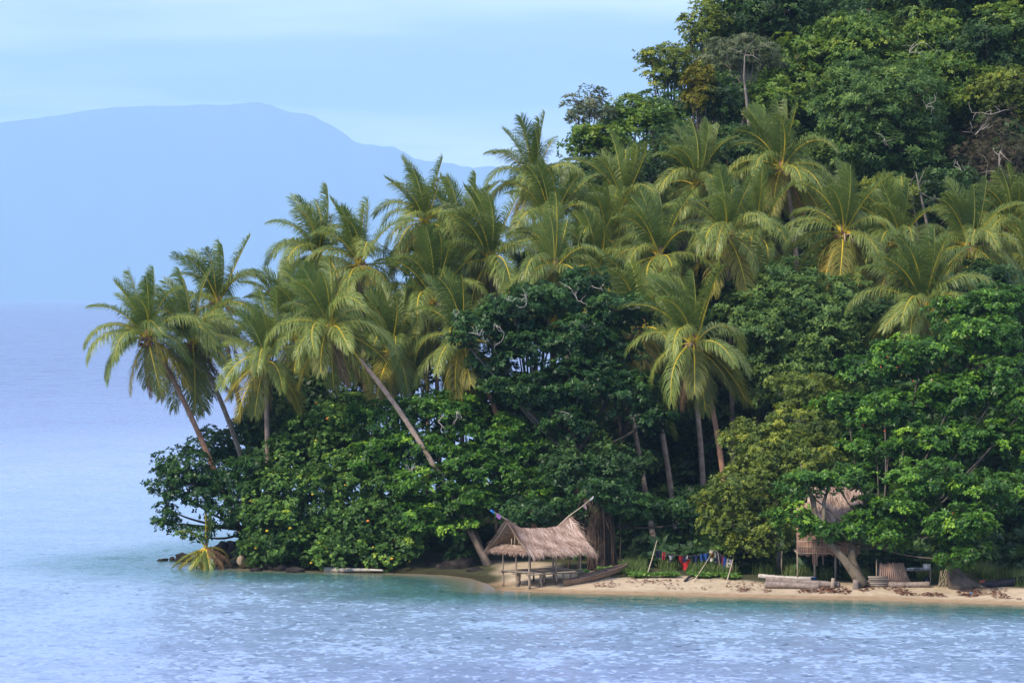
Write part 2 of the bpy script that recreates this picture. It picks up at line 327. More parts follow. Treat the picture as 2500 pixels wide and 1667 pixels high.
def spread(a, b, step, far, g=1.35):
    v = list(np.arange(a, b + 1e-6, step)); s = step
    lo, hi = [], []
    x = a
    while x > -far: s *= g; x -= s; lo.append(max(x, -far))
    s = step; x = b
    while x < far: s *= g; x += s; hi.append(min(x, far))
    return np.array(lo[::-1] + v + hi)
FAR = 38000.0
sx, sy, sq = grid(spread(-42, 47, 0.42, FAR), spread(128, 224, 0.28, FAR))
ssd = -land_sd(sx, sy)
ssd = np.where(np.hypot(sx, sy - 250) > 600, 400, ssd)
def waves(x, y, sd):
    """small wind chop as real relief in the near water, dying out towards the beach"""
    rng = np.random.default_rng(17); z = np.zeros_like(x)
    for i in range(46):
        lam = math.exp(rng.uniform(math.log(.9), math.log(1.8))); th = R(205) + rng.normal(0, R(60)); k = 2 * math.pi / lam
        z += 0.022 / k * np.sin(k * (math.cos(th) * x + math.sin(th) * y) + rng.random() * 6.28)
    edge = sm((x + 42) / 8) * sm((47 - x) / 8) * sm((y - 128) / 4) * sm((224 - y) / 8)
    return z * edge * (0.06 + 0.94 * sm((sd - 1.0) / 11.0)) * np.where(sd > 0, 1, .3)
sme = build(np.stack([sx, sy, waves(sx, sy, ssd)], -1), sq, None, {'shore': ('POINT', np.clip(ssd, -5, 400))}, 'sea', True)
def sea_mat():
    m, N, L, o = new_mat('sea_water')
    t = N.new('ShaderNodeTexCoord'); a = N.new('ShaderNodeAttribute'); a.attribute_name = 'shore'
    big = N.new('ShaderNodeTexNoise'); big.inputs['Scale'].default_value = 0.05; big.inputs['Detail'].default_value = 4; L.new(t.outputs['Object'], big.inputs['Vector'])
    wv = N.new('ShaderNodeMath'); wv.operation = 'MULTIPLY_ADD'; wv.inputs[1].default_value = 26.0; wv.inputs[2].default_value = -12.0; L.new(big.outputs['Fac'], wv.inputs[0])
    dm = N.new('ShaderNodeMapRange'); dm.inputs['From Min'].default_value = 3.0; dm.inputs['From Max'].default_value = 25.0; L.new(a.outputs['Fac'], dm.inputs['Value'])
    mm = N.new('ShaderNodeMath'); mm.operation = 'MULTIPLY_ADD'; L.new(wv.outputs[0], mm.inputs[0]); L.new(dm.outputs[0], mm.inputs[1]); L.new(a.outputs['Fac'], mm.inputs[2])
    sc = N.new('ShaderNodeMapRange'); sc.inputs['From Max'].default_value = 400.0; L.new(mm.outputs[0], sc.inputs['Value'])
    r = ramp(N, [(0.0, (.30, .235, .155)), (0.003, (.17, .20, .13)), (0.0075, (.05, .135, .115)), (0.016, (.08, .19, .21)), (0.034, (.27, .40, .56)), (0.14, (.31, .41, .66)), (0.40, (.20, .26, .44)), (1.0, (.14, .18, .33))])  # offshore stops lighter than seawater: reflected sky brightness put into the colour
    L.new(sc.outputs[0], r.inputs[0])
    p = N.new('ShaderNodeBsdfPrincipled'); p.inputs['IOR'].default_value = 1.25; p.inputs['Roughness'].default_value = 0.19; p.inputs['Specular IOR Level'].default_value = 0.5
    L.new(r.outputs[0], p.inputs['Base Color'])
    def noise(scale, stretch, det, rough=0.55):
        mp = N.new('ShaderNodeMapping'); mp.inputs['Scale'].default_value = stretch; mp.inputs['Rotation'].default_value = (0, 0, R(12)); L.new(t.outputs['Object'], mp.inputs[0])
        n = N.new('ShaderNodeTexNoise'); n.inputs['Scale'].default_value = scale; n.inputs['Detail'].default_value = det; n.inputs['Roughness'].default_value = rough; L.new(mp.outputs[0], n.inputs['Vector']); return n
    # wave slopes, large chop plus ripples
    a1 = noise(2.4, (.7, .5, 1), 2, .5); a2 = noise(5.0, (.8, .5, 1), 1, .5); gust = noise(0.03, (0.5, 1, 1), 3); a0 = noise(.25, (.9, .8, 1), 3, .6); dash = noise(2.2, (.6, .45, 1), 2, .5)
    def vm(op, a_, b_):
        v_ = N.new('ShaderNodeVectorMath'); v_.operation = op; L.new(a_, v_.inputs[0])
        if isinstance(b_, tuple): v_.inputs[1].default_value = b_
        else: L.new(b_, v_.inputs[1])
        return v_.outputs[0]
    sl = vm('ADD', vm('MULTIPLY', vm('SUBTRACT', a1.outputs['Color'], (.5, .5, .5)), (.75, 1.3, 0)), vm('MULTIPLY', vm('SUBTRACT', a2.outputs['Color'], (.5, .5, .5)), (.75, 1.3, 0)))
    dk = N.new('ShaderNodeMapRange'); dk.inputs['From Min'].default_value = .53; dk.inputs['From Max'].default_value = .64; dk.inputs['To Min'].default_value = .45; dk.inputs['To Max'].default_value = 2.7; L.new(dash.outputs['Fac'], dk.inputs['Value'])
    ds = N.new('ShaderNodeVectorMath'); ds.operation = 'SCALE'; L.new(sl, ds.inputs[0]); L.new(dk.outputs[0], ds.inputs['Scale'])
    sl = vm('ADD', ds.outputs[0], vm('MULTIPLY', vm('SUBTRACT', a0.outputs['Color'], (.5, .5, .5)), (.5, 1.0, 0)))
    calm = N.new('ShaderNodeMapRange'); calm.inputs['From Min'].default_value = 1.0; calm.inputs['From Max'].default_value = 14.0; calm.inputs['To Min'].default_value = 0.10; L.new(a.outputs['Fac'], calm.inputs['Value'])
    gr = N.new('ShaderNodeMapRange'); gr.inputs['From Min'].default_value = 0.35; gr.inputs['From Max'].default_value = 0.65; gr.inputs['To Min'].default_value = 0.7; gr.inputs['To Max'].default_value = 1.15; L.new(gust.outputs['Fac'], gr.inputs['Value'])
    st = N.new('ShaderNodeMath'); st.operation = 'MULTIPLY'; L.new(calm.outputs[0], st.inputs[0]); L.new(gr.outputs[0], st.inputs[1])
    sc3 = N.new('ShaderNodeVectorMath'); sc3.operation = 'SCALE'; L.new(sl, sc3.inputs[0]); L.new(st.outputs[0], sc3.inputs['Scale'])
    nv = vm('NORMALIZE', vm('ADD', sc3.outputs[0], (0, 0, 1)), (0, 0, 0)); L.new(nv, p.inputs['Normal'])
    L.new(p.outputs[0], o.inputs[0]); return m
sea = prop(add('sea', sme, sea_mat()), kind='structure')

# far volcanic island across the sea (30 km)
def mountain():
    prof = [(-700, 420), (-400, 330), (-200, 300), (0, 274), (100, 262), (220, 243), (420, 237), (560, 234), (600, 230), (640, 238), (690, 256), (735, 260), (800, 292), (850, 330), (870, 336), (950, 343), (1000, 372), (1060, 382), (1100, 387), (1150, 395), (1200, 392), (1260, 400), (1350, 430), (1500, 500), (1800, 600), (2300, 690), (2900, 722)]
    rng = np.random.default_rng(5); Y0 = 31000.0
    xs = np.linspace(-700, 2900, 361); top = np.interp(xs, [p[0] for p in prof], [p[1] for p in prof])
    jag = np.cumsum(rng.normal(0, 1.2, 361)); jag -= np.convolve(jag, np.ones(15) / 15, 'same'); top = top + jag * 0.8
    V, rows = [], 9
    for k in range(rows):
        f = math.sin(k / (rows - 1) * math.pi / 2) if k < rows else 1
        yy = Y0 + (k / (rows - 1)) * 4500
        for x, tp in zip(xs, top):
            H = CAM_H + (728 - tp) / FPX * Y0
            rid = 1 + 0.10 * math.sin(x * 0.05 + k * 1.3) * (1 - k / (rows - 1))
            V.append(((x - 1250) / FPX * Y0, Y0 + (yy - Y0) * 0.3, max(-0.5, (H * f * rid if k < rows - 1 else H)) if k else -0.5))
    # back slope
    for x, tp in zip(xs, top): V.append(((x - 1250) / FPX * Y0, Y0 + 5500, -0.5))
    n = len(xs); i, j = np.meshgrid(np.arange(rows), np.arange(n - 1), indexing='ij')
    Q = np.stack([i * n + j, i * n + j + 1, (i + 1) * n + j + 1, (i + 1) * n + j], -1).reshape(-1, 4)
    m = rough_mat('far_forest', (.03, .06, .045), (.05, .09, .06), 0.002, 0.95, bump=0)
    return prop(add('mountain', build(V, Q, None, None, 'mountain', True), m), kind='structure')
mountain()

# ------------------------------------------------------------------ foliage
KIND = {  # leaf length, width, leaves per tuft, tufts per clump, clump radius, flatness
 'almond':   (.25, .125, 8, 12, .62, .55), 'almond_d': (.23, .125, 8, 11, .58, .6),
 'hibiscus': (.165, .14, 7, 14, .52, .8), 'olive': (.17, .09, 8, 12, .55, .75),
 'dull':     (.38, .105, 8, 9, .85, .5), 'deep': (.32, .15, 7, 8, .8, .6),
 'fresh':    (.33, .15, 7, 9, .78, .55), 'greyolive': (.26, .08, 9, 8, .7, .45),
 'mustard':  (.22, .08, 9, 12, .5, .9), 'brownvine': (.24, .05, 8, 8, .8, .9),
 'dome':     (.30, .11, 8, 10, .80, .5), 'sparse': (.25, .11, 7, 6, .5, .6),
}
def foliage(lobes, kind, rng, dens=1.0, low=-0.35, fill=0.5, leafscale=1.0):
    """leaf blades: lobes > clumps > tufts > leaves. lobes: [(centre3, radii3)]"""
    LL, LW, NL, NT, CR, FL = KIND[kind]; LL *= leafscale; LW *= leafscale
    C, O, T = [], [], []
    for ci, (c, r) in enumerate(lobes):
        c, r = np.array(c, float), np.array(r, float)
        rm = r.mean(); n = max(5, int(4 * np.pi * rm * rm / (CR * CR * 1.9) * dens))
        d = nrm(rng.normal(size=(n, 3))); d[:, 2] = np.where((d[:, 2] < low) & (rng.random(n) < .75), -d[:, 2] * 0.6, d[:, 2]); d = nrm(d)
        f = 0.80 + 0.30 * rng.random((n, 1)) + 0.12 * np.sin(d[:, :1] * 5 + ci) * np.cos(d[:, 1:2] * 4 + 2 * ci)
        q = c + d * r * f
        ok = np.ones(n, bool)
        for cj, (c2, r2) in enumerate(lobes if len(lobes) < 60 else []):
            if cj != ci: ok &= (((q - np.array(c2)) / np.array(r2)) ** 2).sum(1) > 0.42
        C.append(q[ok]); O.append(d[ok])
        ni = int(n * fill)                                   # leaves further inside
        if ni:
            di = nrm(rng.normal(size=(ni, 3))); C.append(c + di * r * (0.35 + 0.35 * rng.random((ni, 1)))); O.append(di)
    C, O = np.concatenate(C), np.concatenate(O); n = len(C)
    cr = CR * (0.65 + 0.7 * rng.random(n)); ct = rng.normal(0, .19, n)
    # tufts
    k = NT; m = n * k
    off = nrm(rng.normal(size=(n, k, 3)) * np.array([1, 1, .8]) + O[:, None] * 0.7 + np.array([0, 0, .45]))
    off = off * (0.55 + 0.5 * rng.random((n, k, 1)))
    tp = C[:, None] + off * cr[:, None, None] * np.array([1, 1, FL])
    ax = nrm(off * 0.8 + O[:, None] * 0.35 + np.array([0, 0, .75]) + rng.normal(size=(n, k, 3)) * .25)
    tt = np.repeat(ct, k) + rng.normal(0, .10, m) + 0.10 * off[:, :, 2].ravel()
    tp, ax = tp.reshape(m, 3), ax.reshape(m, 3)
    # leaves
    N = m * NL
    A = np.repeat(ax, NL, 0); B = np.repeat(tp, NL, 0)
    ref = nrm(rng.normal(size=(N, 3))); tg = nrm(np.cross(A, ref))
    d = nrm(A * (0.05 + 0.9 * rng.random((N, 1))) + tg); d[:, 2] -= 0.12; d = nrm(d)
    s = nrm(np.cross(d, A)); up = nrm(np.cross(s, d))
    ln = (LL * (0.65 + 0.6 * rng.random(N)))[:, None]; w = (LW * (0.7 + 0.5 * rng.random(N)))[:, None] * .5
    p0 = B + d * ln * 0.12; mid = B + d * ln * 0.62
    V = np.stack([p0, mid + s * w + up * w * .35, B + d * ln * 1.05 - up * ln * .12, mid - s * w + up * w * .35], 1).reshape(-1, 3)
    tint = np.repeat(tt, NL) + rng.normal(0, .10, N) + 0.45
    tint = np.where(rng.random(N) < .02, tint + .4, tint)
    return V, tint
def leaves_obj(name, V, tint, mat, parent):
    n = len(V) // 4
    me = build(V, np.arange(n * 4, dtype=np.int32).reshape(-1, 4), None, {'tint': ('FACE', np.clip(tint, 0, 1))}, name)
    return add(name, me, mat, parent)

def limb_tree(base, lobes, r0, mat_, rng, fork=0.45, lean=None, bare=0, thick=1.0):
    """trunk and limbs reaching every lobe, one mesh (base-relative coordinates)"""
    mb = MB(); base = np.array(tuple(base), float)
    cs = np.array([l[0] for l in lobes]); top = cs.mean(0)
    fk = base + (top - base) * fork
    if lean is not None: fk = np.array(tuple(lean), float)
    p1 = base + (fk - base) * .5 + rng.normal(0, .15, 3) * np.array([1, 1, .2])
    mb.tube(bez(base - np.array([0, 0, .3]), p1, fk, 10) - base, np.linspace(r0 * 1.25, r0 * .75, 10) * (1 + .25 * np.exp(-np.arange(10) * 1.2)), 9, wob=.12, rng=rng)
    for c, r in lobes:
        c = np.array(c); md = (fk + c) / 2 + np.array([0, 0, -0.1 * np.linalg.norm(c - fk)]) + rng.normal(0, .3, 3)
        ln = np.linalg.norm(c - fk); rr = r0 * .48 * thick
        mb.tube(bez(fk - base, md - base, c - base, 8), np.linspace(rr, .04, 8), 6, wob=.12, rng=rng)
        for q in range(3):
            e = c + nrm(rng.normal(size=3) + np.array([0, 0, .4])) * np.array(r) * .8
            mb.tube(bez(c - base, (c + e) / 2 - base + rng.normal(0, .12, 3), e - base, 5), np.linspace(.045, .012, 5), 4)
    return mb
def twig_mesh(p, size, rng, r=.03, n=4, upb=.5):
    mb = MB()
    def grow(q, d, l, r, k):
        pts = [q]
        for i in range(4):
            d = nrm(d + rng.normal(0, .3, 3)); q = q + d * l / 4; pts.append(q)
        mb.tube(pts, np.linspace(r, r * .5, 5), 4)
        if k:
            for _ in range(2): grow(pts[rng.integers(2, 5)], nrm(d + rng.normal(0, .8, 3)), l * .65, r * .6, k - 1)
    for _ in range(n): grow(np.array(p, float), nrm(rng.normal(size=3) + np.array([0, -.4, upb])), size * (0.35 + .4 * rng.random()), r, 1)
    return mb
SEED = [100]
def tree(name, label, cat, base, lobes, kind, mat, r0=.22, bark='bark', group=None, dens=1.0, fork=.45, lean=None, low=-.35, fill=.5, twigs=(), leafscale=1.0, thick=1.0):
    SEED[0] += 1; rng = np.random.default_rng(SEED[0])
    base = Vector(base); root = empty(name, base, label, cat, group)
    limb_tree(base, lobes, r0, bark, rng, fork, lean, thick=thick).obj('trunk', M[bark], root, smooth=True)
    V, t = foliage(lobes, kind, rng, dens, low, fill, leafscale)
    leaves_obj('crown', V - np.array(base), t, LM[mat], root)
    for tw in twigs:
        twig_mesh(np.array(tw[:3]) - np.array(base), tw[3], rng, .017, 3).obj('bare_branch', M['deadwood'], root)
    return root
def LB(items, Y):
    """lobes from outline measurements: (px, py, half width px, half height px[, Y])"""
    out = []
    for it in items:
        y = it[4] if len(it) > 4 else Y
        k = y / FPX; c = P(it[0], it[1], y); rx, rz = it[2] * k, it[3] * k
        out.append((np.array(c), np.array([rx, (rx + rz) * .5, rz])))
    return out
def auto_lobes(px0, px1, py0, py1, Y, n, depth=None, rs=1.0, seed=0, hollow=.62):
    rng = np.random.default_rng(seed + int(px0 * 7 + py0 * 3)); k = Y / FPX
    c = np.array(P((px0 + px1) / 2, (py0 + py1) / 2, Y)); a, z = (px1 - px0) / 2 * k, (py1 - py0) / 2 * k
    b = depth if depth else a * .8
    pts = []
    for i in range(n):
        best, bd = None, -1
        for _ in range(14):
            q = nrm(rng.normal(size=3)) * rng.random() ** .33 * hollow
            dmin = min([np.linalg.norm((q - p)) for p in pts] or [9])
            if dmin > bd: best, bd = q, dmin
        pts.append(best)
    sc = (1.0 / max(n, 2)) ** .33 * 1.05 * rs
    return [(c + p * np.array([a, b, z]), np.array([a, b, z]) * sc * rng.uniform(.8, 1.2) * np.array([1.05, 1.05, .9])) for p in pts]
def gbase(px, Y):
    x = (px - 1250) / FPX * Y
    return (x, Y, gz(x, Y))

def gp(px, py, dz=0.0):
    """point of the ground seen at a pixel"""
    lo = 150.0
    for Y in np.arange(188, 240, .1):
        p = P(px, py, Y)
        if p.z <= gz(p.x, Y): return Vector((p.x, Y, gz(p.x, Y) + dz))
    return P(px, py, 205)
# ------------------------------------------------------------------ coconut palms
def frond_mesh(rng, az, e0, g, droop, Lf, wind, mats, nleaf=88, lmax=1.0, name='frond', vshape=.3):
    e0 = e0 + rng.normal(0, R(4)); K = 20
    d = np.array([math.cos(az) * math.cos(e0), math.sin(az) * math.cos(e0), math.sin(e0)])
    side0 = np.array([-math.sin(az), math.cos(az), 0.0]); W = np.array([-1.0, 0.25, 0.0])
    pts, tg = [np.zeros(3)], [d]; tw = rng.normal(0, .25)
    for i in range(K):
        s = (i + 1) / K
        d = nrm(d + (np.array([0, 0, -1.0]) * g * (0.3 + 1.1 * s) + W * wind * (0.2 + 1.1 * s) + side0 * tw * .35) / K)
        pts.append(pts[-1] + d * Lf / K); tg.append(d)
    pts, tg = np.array(pts), np.array(tg)
    side = nrm(side0 - tg * (tg @ side0)[:, None]); nr = np.cross(tg, side)
    V, F = tube(pts, np.linspace(.066, .012, K + 1) * np.where(np.linspace(0, 1, K + 1) < .1, 1.5, 1), 4)
    nv = len(V); Vs, Qs, Ts = [V], [], []; nr_f = sum(len(f) for f in F); tint = [np.full(nr_f, .5)]
    ss = np.linspace(.13, .995, nleaf); fi = ss * K; i0 = np.clip(fi.astype(int), 0, K - 1); fr = (fi - i0)[:, None]
    pos = pts[i0] * (1 - fr) + pts[i0 + 1] * fr; tt = nrm(tg[i0] * (1 - fr) + tg[i0 + 1] * fr)
    sd2 = nrm(side[i0] * (1 - fr) + side[i0 + 1] * fr); n2 = nrm(nr[i0] * (1 - fr) + nr[i0 + 1] * fr)
    lt = []
    qo = nv
    for sg in (-1, 1):
        m = nleaf; A = (R(22) + R(38) * ss + rng.normal(0, .10, m))[:, None]
        ln = (lmax * np.sin(np.pi * (.16 + .76 * ss)) ** .75 * (0.85 + .3 * rng.random(m)))[:, None]
        d1 = nrm(sd2 * sg * np.cos(A) + tt * np.sin(A) + n2 * (vshape + rng.normal(0, .12, (m, 1))))
        dn = np.array([0, 0, -1.0]); wv_ = W * wind * .55
        d2 = nrm(d1 + dn * droop * (0.55 + .3 * rng.random((m, 1))) + wv_ * .7)
        d3 = nrm(d2 + dn * droop * (0.9 + .4 * rng.random((m, 1))) + wv_)
        a = pos; b = a + d1 * ln * .36; c = b + d2 * ln * .36; e = c + d3 * ln * .36
        wv = nrm(tt - d1 * (tt * d1).sum(1, keepdims=True)); w = .019 * (0.8 + .5 * rng.random((m, 1)))
        wv2 = nrm(tt - d2 * (tt * d2).sum(1, keepdims=True))
        VV = np.stack([a - wv * w * .6, a + wv * w * .6, b - wv * w, b + wv * w, c - wv2 * w * .75, c + wv2 * w * .75, e], 1).reshape(-1, 3)
        o = qo + np.arange(m)[:, None] * 7; qo += 7 * m
        Vs.append(VV); Qs.append(np.concatenate([o + np.array([[0, 1, 3, 2]]), o + np.array([[2, 3, 5, 4]])])); Ts.append(o + np.array([[4, 5, 6]]))
        lt.append(.5 + rng.normal(0, .13, m))
    q = np.concatenate(Qs); t = np.concatenate(Ts)
    lt1 = np.concatenate([np.concatenate([lt[0], lt[0]]), np.concatenate([lt[1], lt[1]])]); lt2 = np.concatenate(lt) + (.12 if g > .5 else 0)
    me = build(np.concatenate(Vs), F + [q, t], [0] * nr_f + [1] * (len(q) + len(t)), {'tint': ('FACE', np.clip(np.concatenate(tint + [lt1, lt2]), 0, 1))}, name)
    for mm in mats: me.materials.append(mm)
    return me
CLS = {  # elevation, gravity, leaflet droop, length, wind, rachis, leaf, vshape
 'up':   (74, .30, .35, 4.4, .50, 'rachis_up', 'palm_up', .45), 'high': (66, 1.5, .85, 4.6, .5, 'rachis', 'palm_up', .35),
 'mid':  (46, 2.7, 1.15, 4.6, .34, 'rachis', 'palm', .25), 'low': (6, 2.3, 1.2, 4.4, .2, 'rachis', 'palm', .15),
 'hang': (-38, 1.6, .75, 4.2, .08, 'rachis', 'palm_old', .1), 'dead': (-62, .9, .9, 3.9, .04, 'rachis_dead', 'palm_dead', 0),
}
FRONDS = {}
def frond_lib():
    rng = np.random.default_rng(11)
    for c, (e, g, dr, Lf, wd, ra, lf, vsh) in CLS.items():
        for k in range(12):
            for v in range(2 if c in ('mid', 'low', 'high') else 1):
                FRONDS[(c, k, v)] = frond_mesh(rng, k * math.pi / 6, R(e), g * rng.uniform(.8, 1.2), dr * rng.uniform(.8, 1.2), Lf, wd * rng.uniform(.5, 1.35), [M[ra], LM[lf]], lmax={'dead': .8, 'up': 1.15, 'high': 1.2}.get(c, 1.35), vshape=vsh)
frond_lib()
def ico(r, sub_=1, jit=0.0, rng=None, squash=(1, 1, 1), name='blob'):
    import bmesh
    bm = bmesh.new(); bmesh.ops.create_icosphere(bm, subdivisions=sub_, radius=r)
    V = np.array([v.co[:] for v in bm.verts]); F = np.array([[v.index for v in f.verts] for f in bm.faces]); bm.free()
    if jit:
        dn = nrm(V); ph = rng.random(9) * 6
        f = 1 + jit * (np.sin(dn[:, 0] * 3 + ph[0]) * np.cos(dn[:, 1] * 4 + ph[1]) + .6 * np.sin(dn[:, 2] * 6 + dn[:, 0] * 5 + ph[2]) + .45 * np.sin(dn[:, 1] * 9 + ph[3]) * np.sin(dn[:, 0] * 8 + ph[4]) + .35 * rng.normal(size=len(V)))
        V = V * f[:, None]
    return V * np.array(squash), F
NUT = {}
for nm in ('nut_green', 'nut_brown', 'nut_orange', 'nut_yellow'):
    V, F = ico(.13, 2, squash=(1, 1, 1.2)); NUT[nm] = build(V, F, None, None, 'coconut', True); NUT[nm].materials.append(M[nm])
def sheath_mesh(rng):
    mb = MB()
    for i in range(16):     # frond bases and fibre at the heart of the crown
        a = rng.random() * 6.28; e = rng.uniform(-.2, 1.2); d = np.array([math.cos(a) * math.cos(e), math.sin(a) * math.cos(e), math.sin(e)])
        l = rng.uniform(.35, .8); q = np.array([0, 0, -.25])
        mb.tube([q, q + d * l * .5, q + d * l + np.array([0, 0, -.08])], [.11, .08, .03], 5)
    mb.tube([(0, 0, -.9), (0, 0, -.3), (0, 0, .5), (0, 0, .9)], [.17, .24, .16, .05], 7)
    return mb.mesh('sheath', True)
def stalk_mesh(rng):
    mb = MB()
    for i in range(5):
        a = rng.random() * 6.28; d = np.array([math.cos(a), math.sin(a), 0]); q = np.array([0, 0, -.15])
        mb.tube([q, q + d * .4 + np.array([0, 0, .12]), q + d * .62 + np.array([0, 0, -.18]), q + d * .66 + np.array([0, 0, -.55])], [.05, .06, .05, .015], 5)
    return mb.mesh('dry_stalk', True)
_r = np.random.default_rng(3)
SHEATH = [sheath_mesh(_r) for _ in range(4)]; STALK = [stalk_mesh(_r) for _ in range(4)]
for m_ in SHEATH: m_.materials.append(M['sheath'])
for m_ in STALK: m_.materials.append(M['spathe'])
PALMG = 'coconut palms on the headland'
def palm(label, crown, base, via=None, n=None, nuts='nut_green', nn=7, size=1.0, seed=0, bark='palmtrunk', dead=1, r=.17, rot=0.0, group=PALMG, hang=5):
    rng = np.random.default_rng(1000 + seed)
    c, b = np.array(tuple(crown)), np.array(tuple(base))
    root = empty('coconut_palm', tuple(b), label, 'palm', group)
    if via is None: via = b + (c - b) * .5 + np.array([(b[0] - c[0]) * .22, 0, (c[2] - b[2]) * -.06])
    via = np.array(tuple(via)); ctrl = 2 * via - .5 * (b + c)
    pts = bez(b - np.array([0, 0, .5]), ctrl, c - np.array([0, 0, .25]), 26) - b
    k = np.arange(26); rad = r * (1.05 - .35 * k / 25) * (1 + .9 * np.exp(-k * .9)) * (1 + .045 * (k % 2))
    V, F = tube(pts, rad, 9)
    add('trunk', build(V, F, None, None, 'trunk', True), M[bark], root)
    rel = c - b; ax = nrm(pts[-1] - pts[-5]); tilt = Vector((0, 0, 1)).rotation_difference(Vector(tuple(nrm(np.array([0, 0, 1.0]) * 1.1 + ax * .7))))
    q_ = rng.integers(-2, 3, 4); plan = ['up'] * int(5 + q_[0]) + ['high'] * int(6 + q_[1]) + ['mid'] * int(6 + q_[2]) + ['low'] * int(6 + q_[3]) + ['hang'] * (hang + 1) + ['dead'] * dead
    size = size * rng.uniform(.88, 1.05)
    if n: plan = plan[:n]
    a = rng.random() * 6.28; rot = rot + rng.uniform(-.55, .55)
    for cl in plan:
        a += 2.39996 + rng.normal(0, .25)
        kk = int(round(a / (math.pi / 6))) % 12; v = rng.integers(0, 2) if (cl, kk, 1) in FRONDS else 0
        f = bpy.data.objects.new('frond', FRONDS[(cl, kk, int(v))]); COL.objects.link(f); f.parent = root
        s = size * rng.uniform(.86, 1.1)
        f.location = tuple(rel + rng.normal(0, .05, 3)); f.scale = (s, s, s)
        f.rotation_mode = 'QUATERNION'
        f.rotation_quaternion = tilt @ Quaternion((0, 0, 1), rot + rng.uniform(-.26, .26)) @ Quaternion((1, 0, 0), rng.normal(0, .12)) @ Quaternion((0, 1, 0), rng.normal(0, .12))
    o = bpy.data.objects.new('crown_sheath', SHEATH[seed % 4]); COL.objects.link(o); o.parent = root; o.location = tuple(rel); o.rotation_euler = (0, 0, rng.random() * 6); o.scale = (size,) * 3
    if nn:
        o = bpy.data.objects.new('dry_stalk', STALK[seed % 4]); COL.objects.link(o); o.parent = root; o.location = tuple(rel); o.rotation_euler = (0, 0, rng.random() * 6); o.scale = (size,) * 3
        for i in range(nn):
            aa = -math.pi / 2 + rng.normal(0, 1.1); rr = rng.uniform(.22, .5)
            o = bpy.data.objects.new('coconut', NUT[nuts]); COL.objects.link(o); o.parent = root
            o.location = tuple(rel + np.array([math.cos(aa) * rr, math.sin(aa) * rr, rng.uniform(-.62, -.12)])); o.rotation_euler = tuple(rng.random(3)); s = rng.uniform(.8, 1.15); o.scale = (s, s, s)
    return root
def PB(px, Y): return Vector(gbase(px, Y))
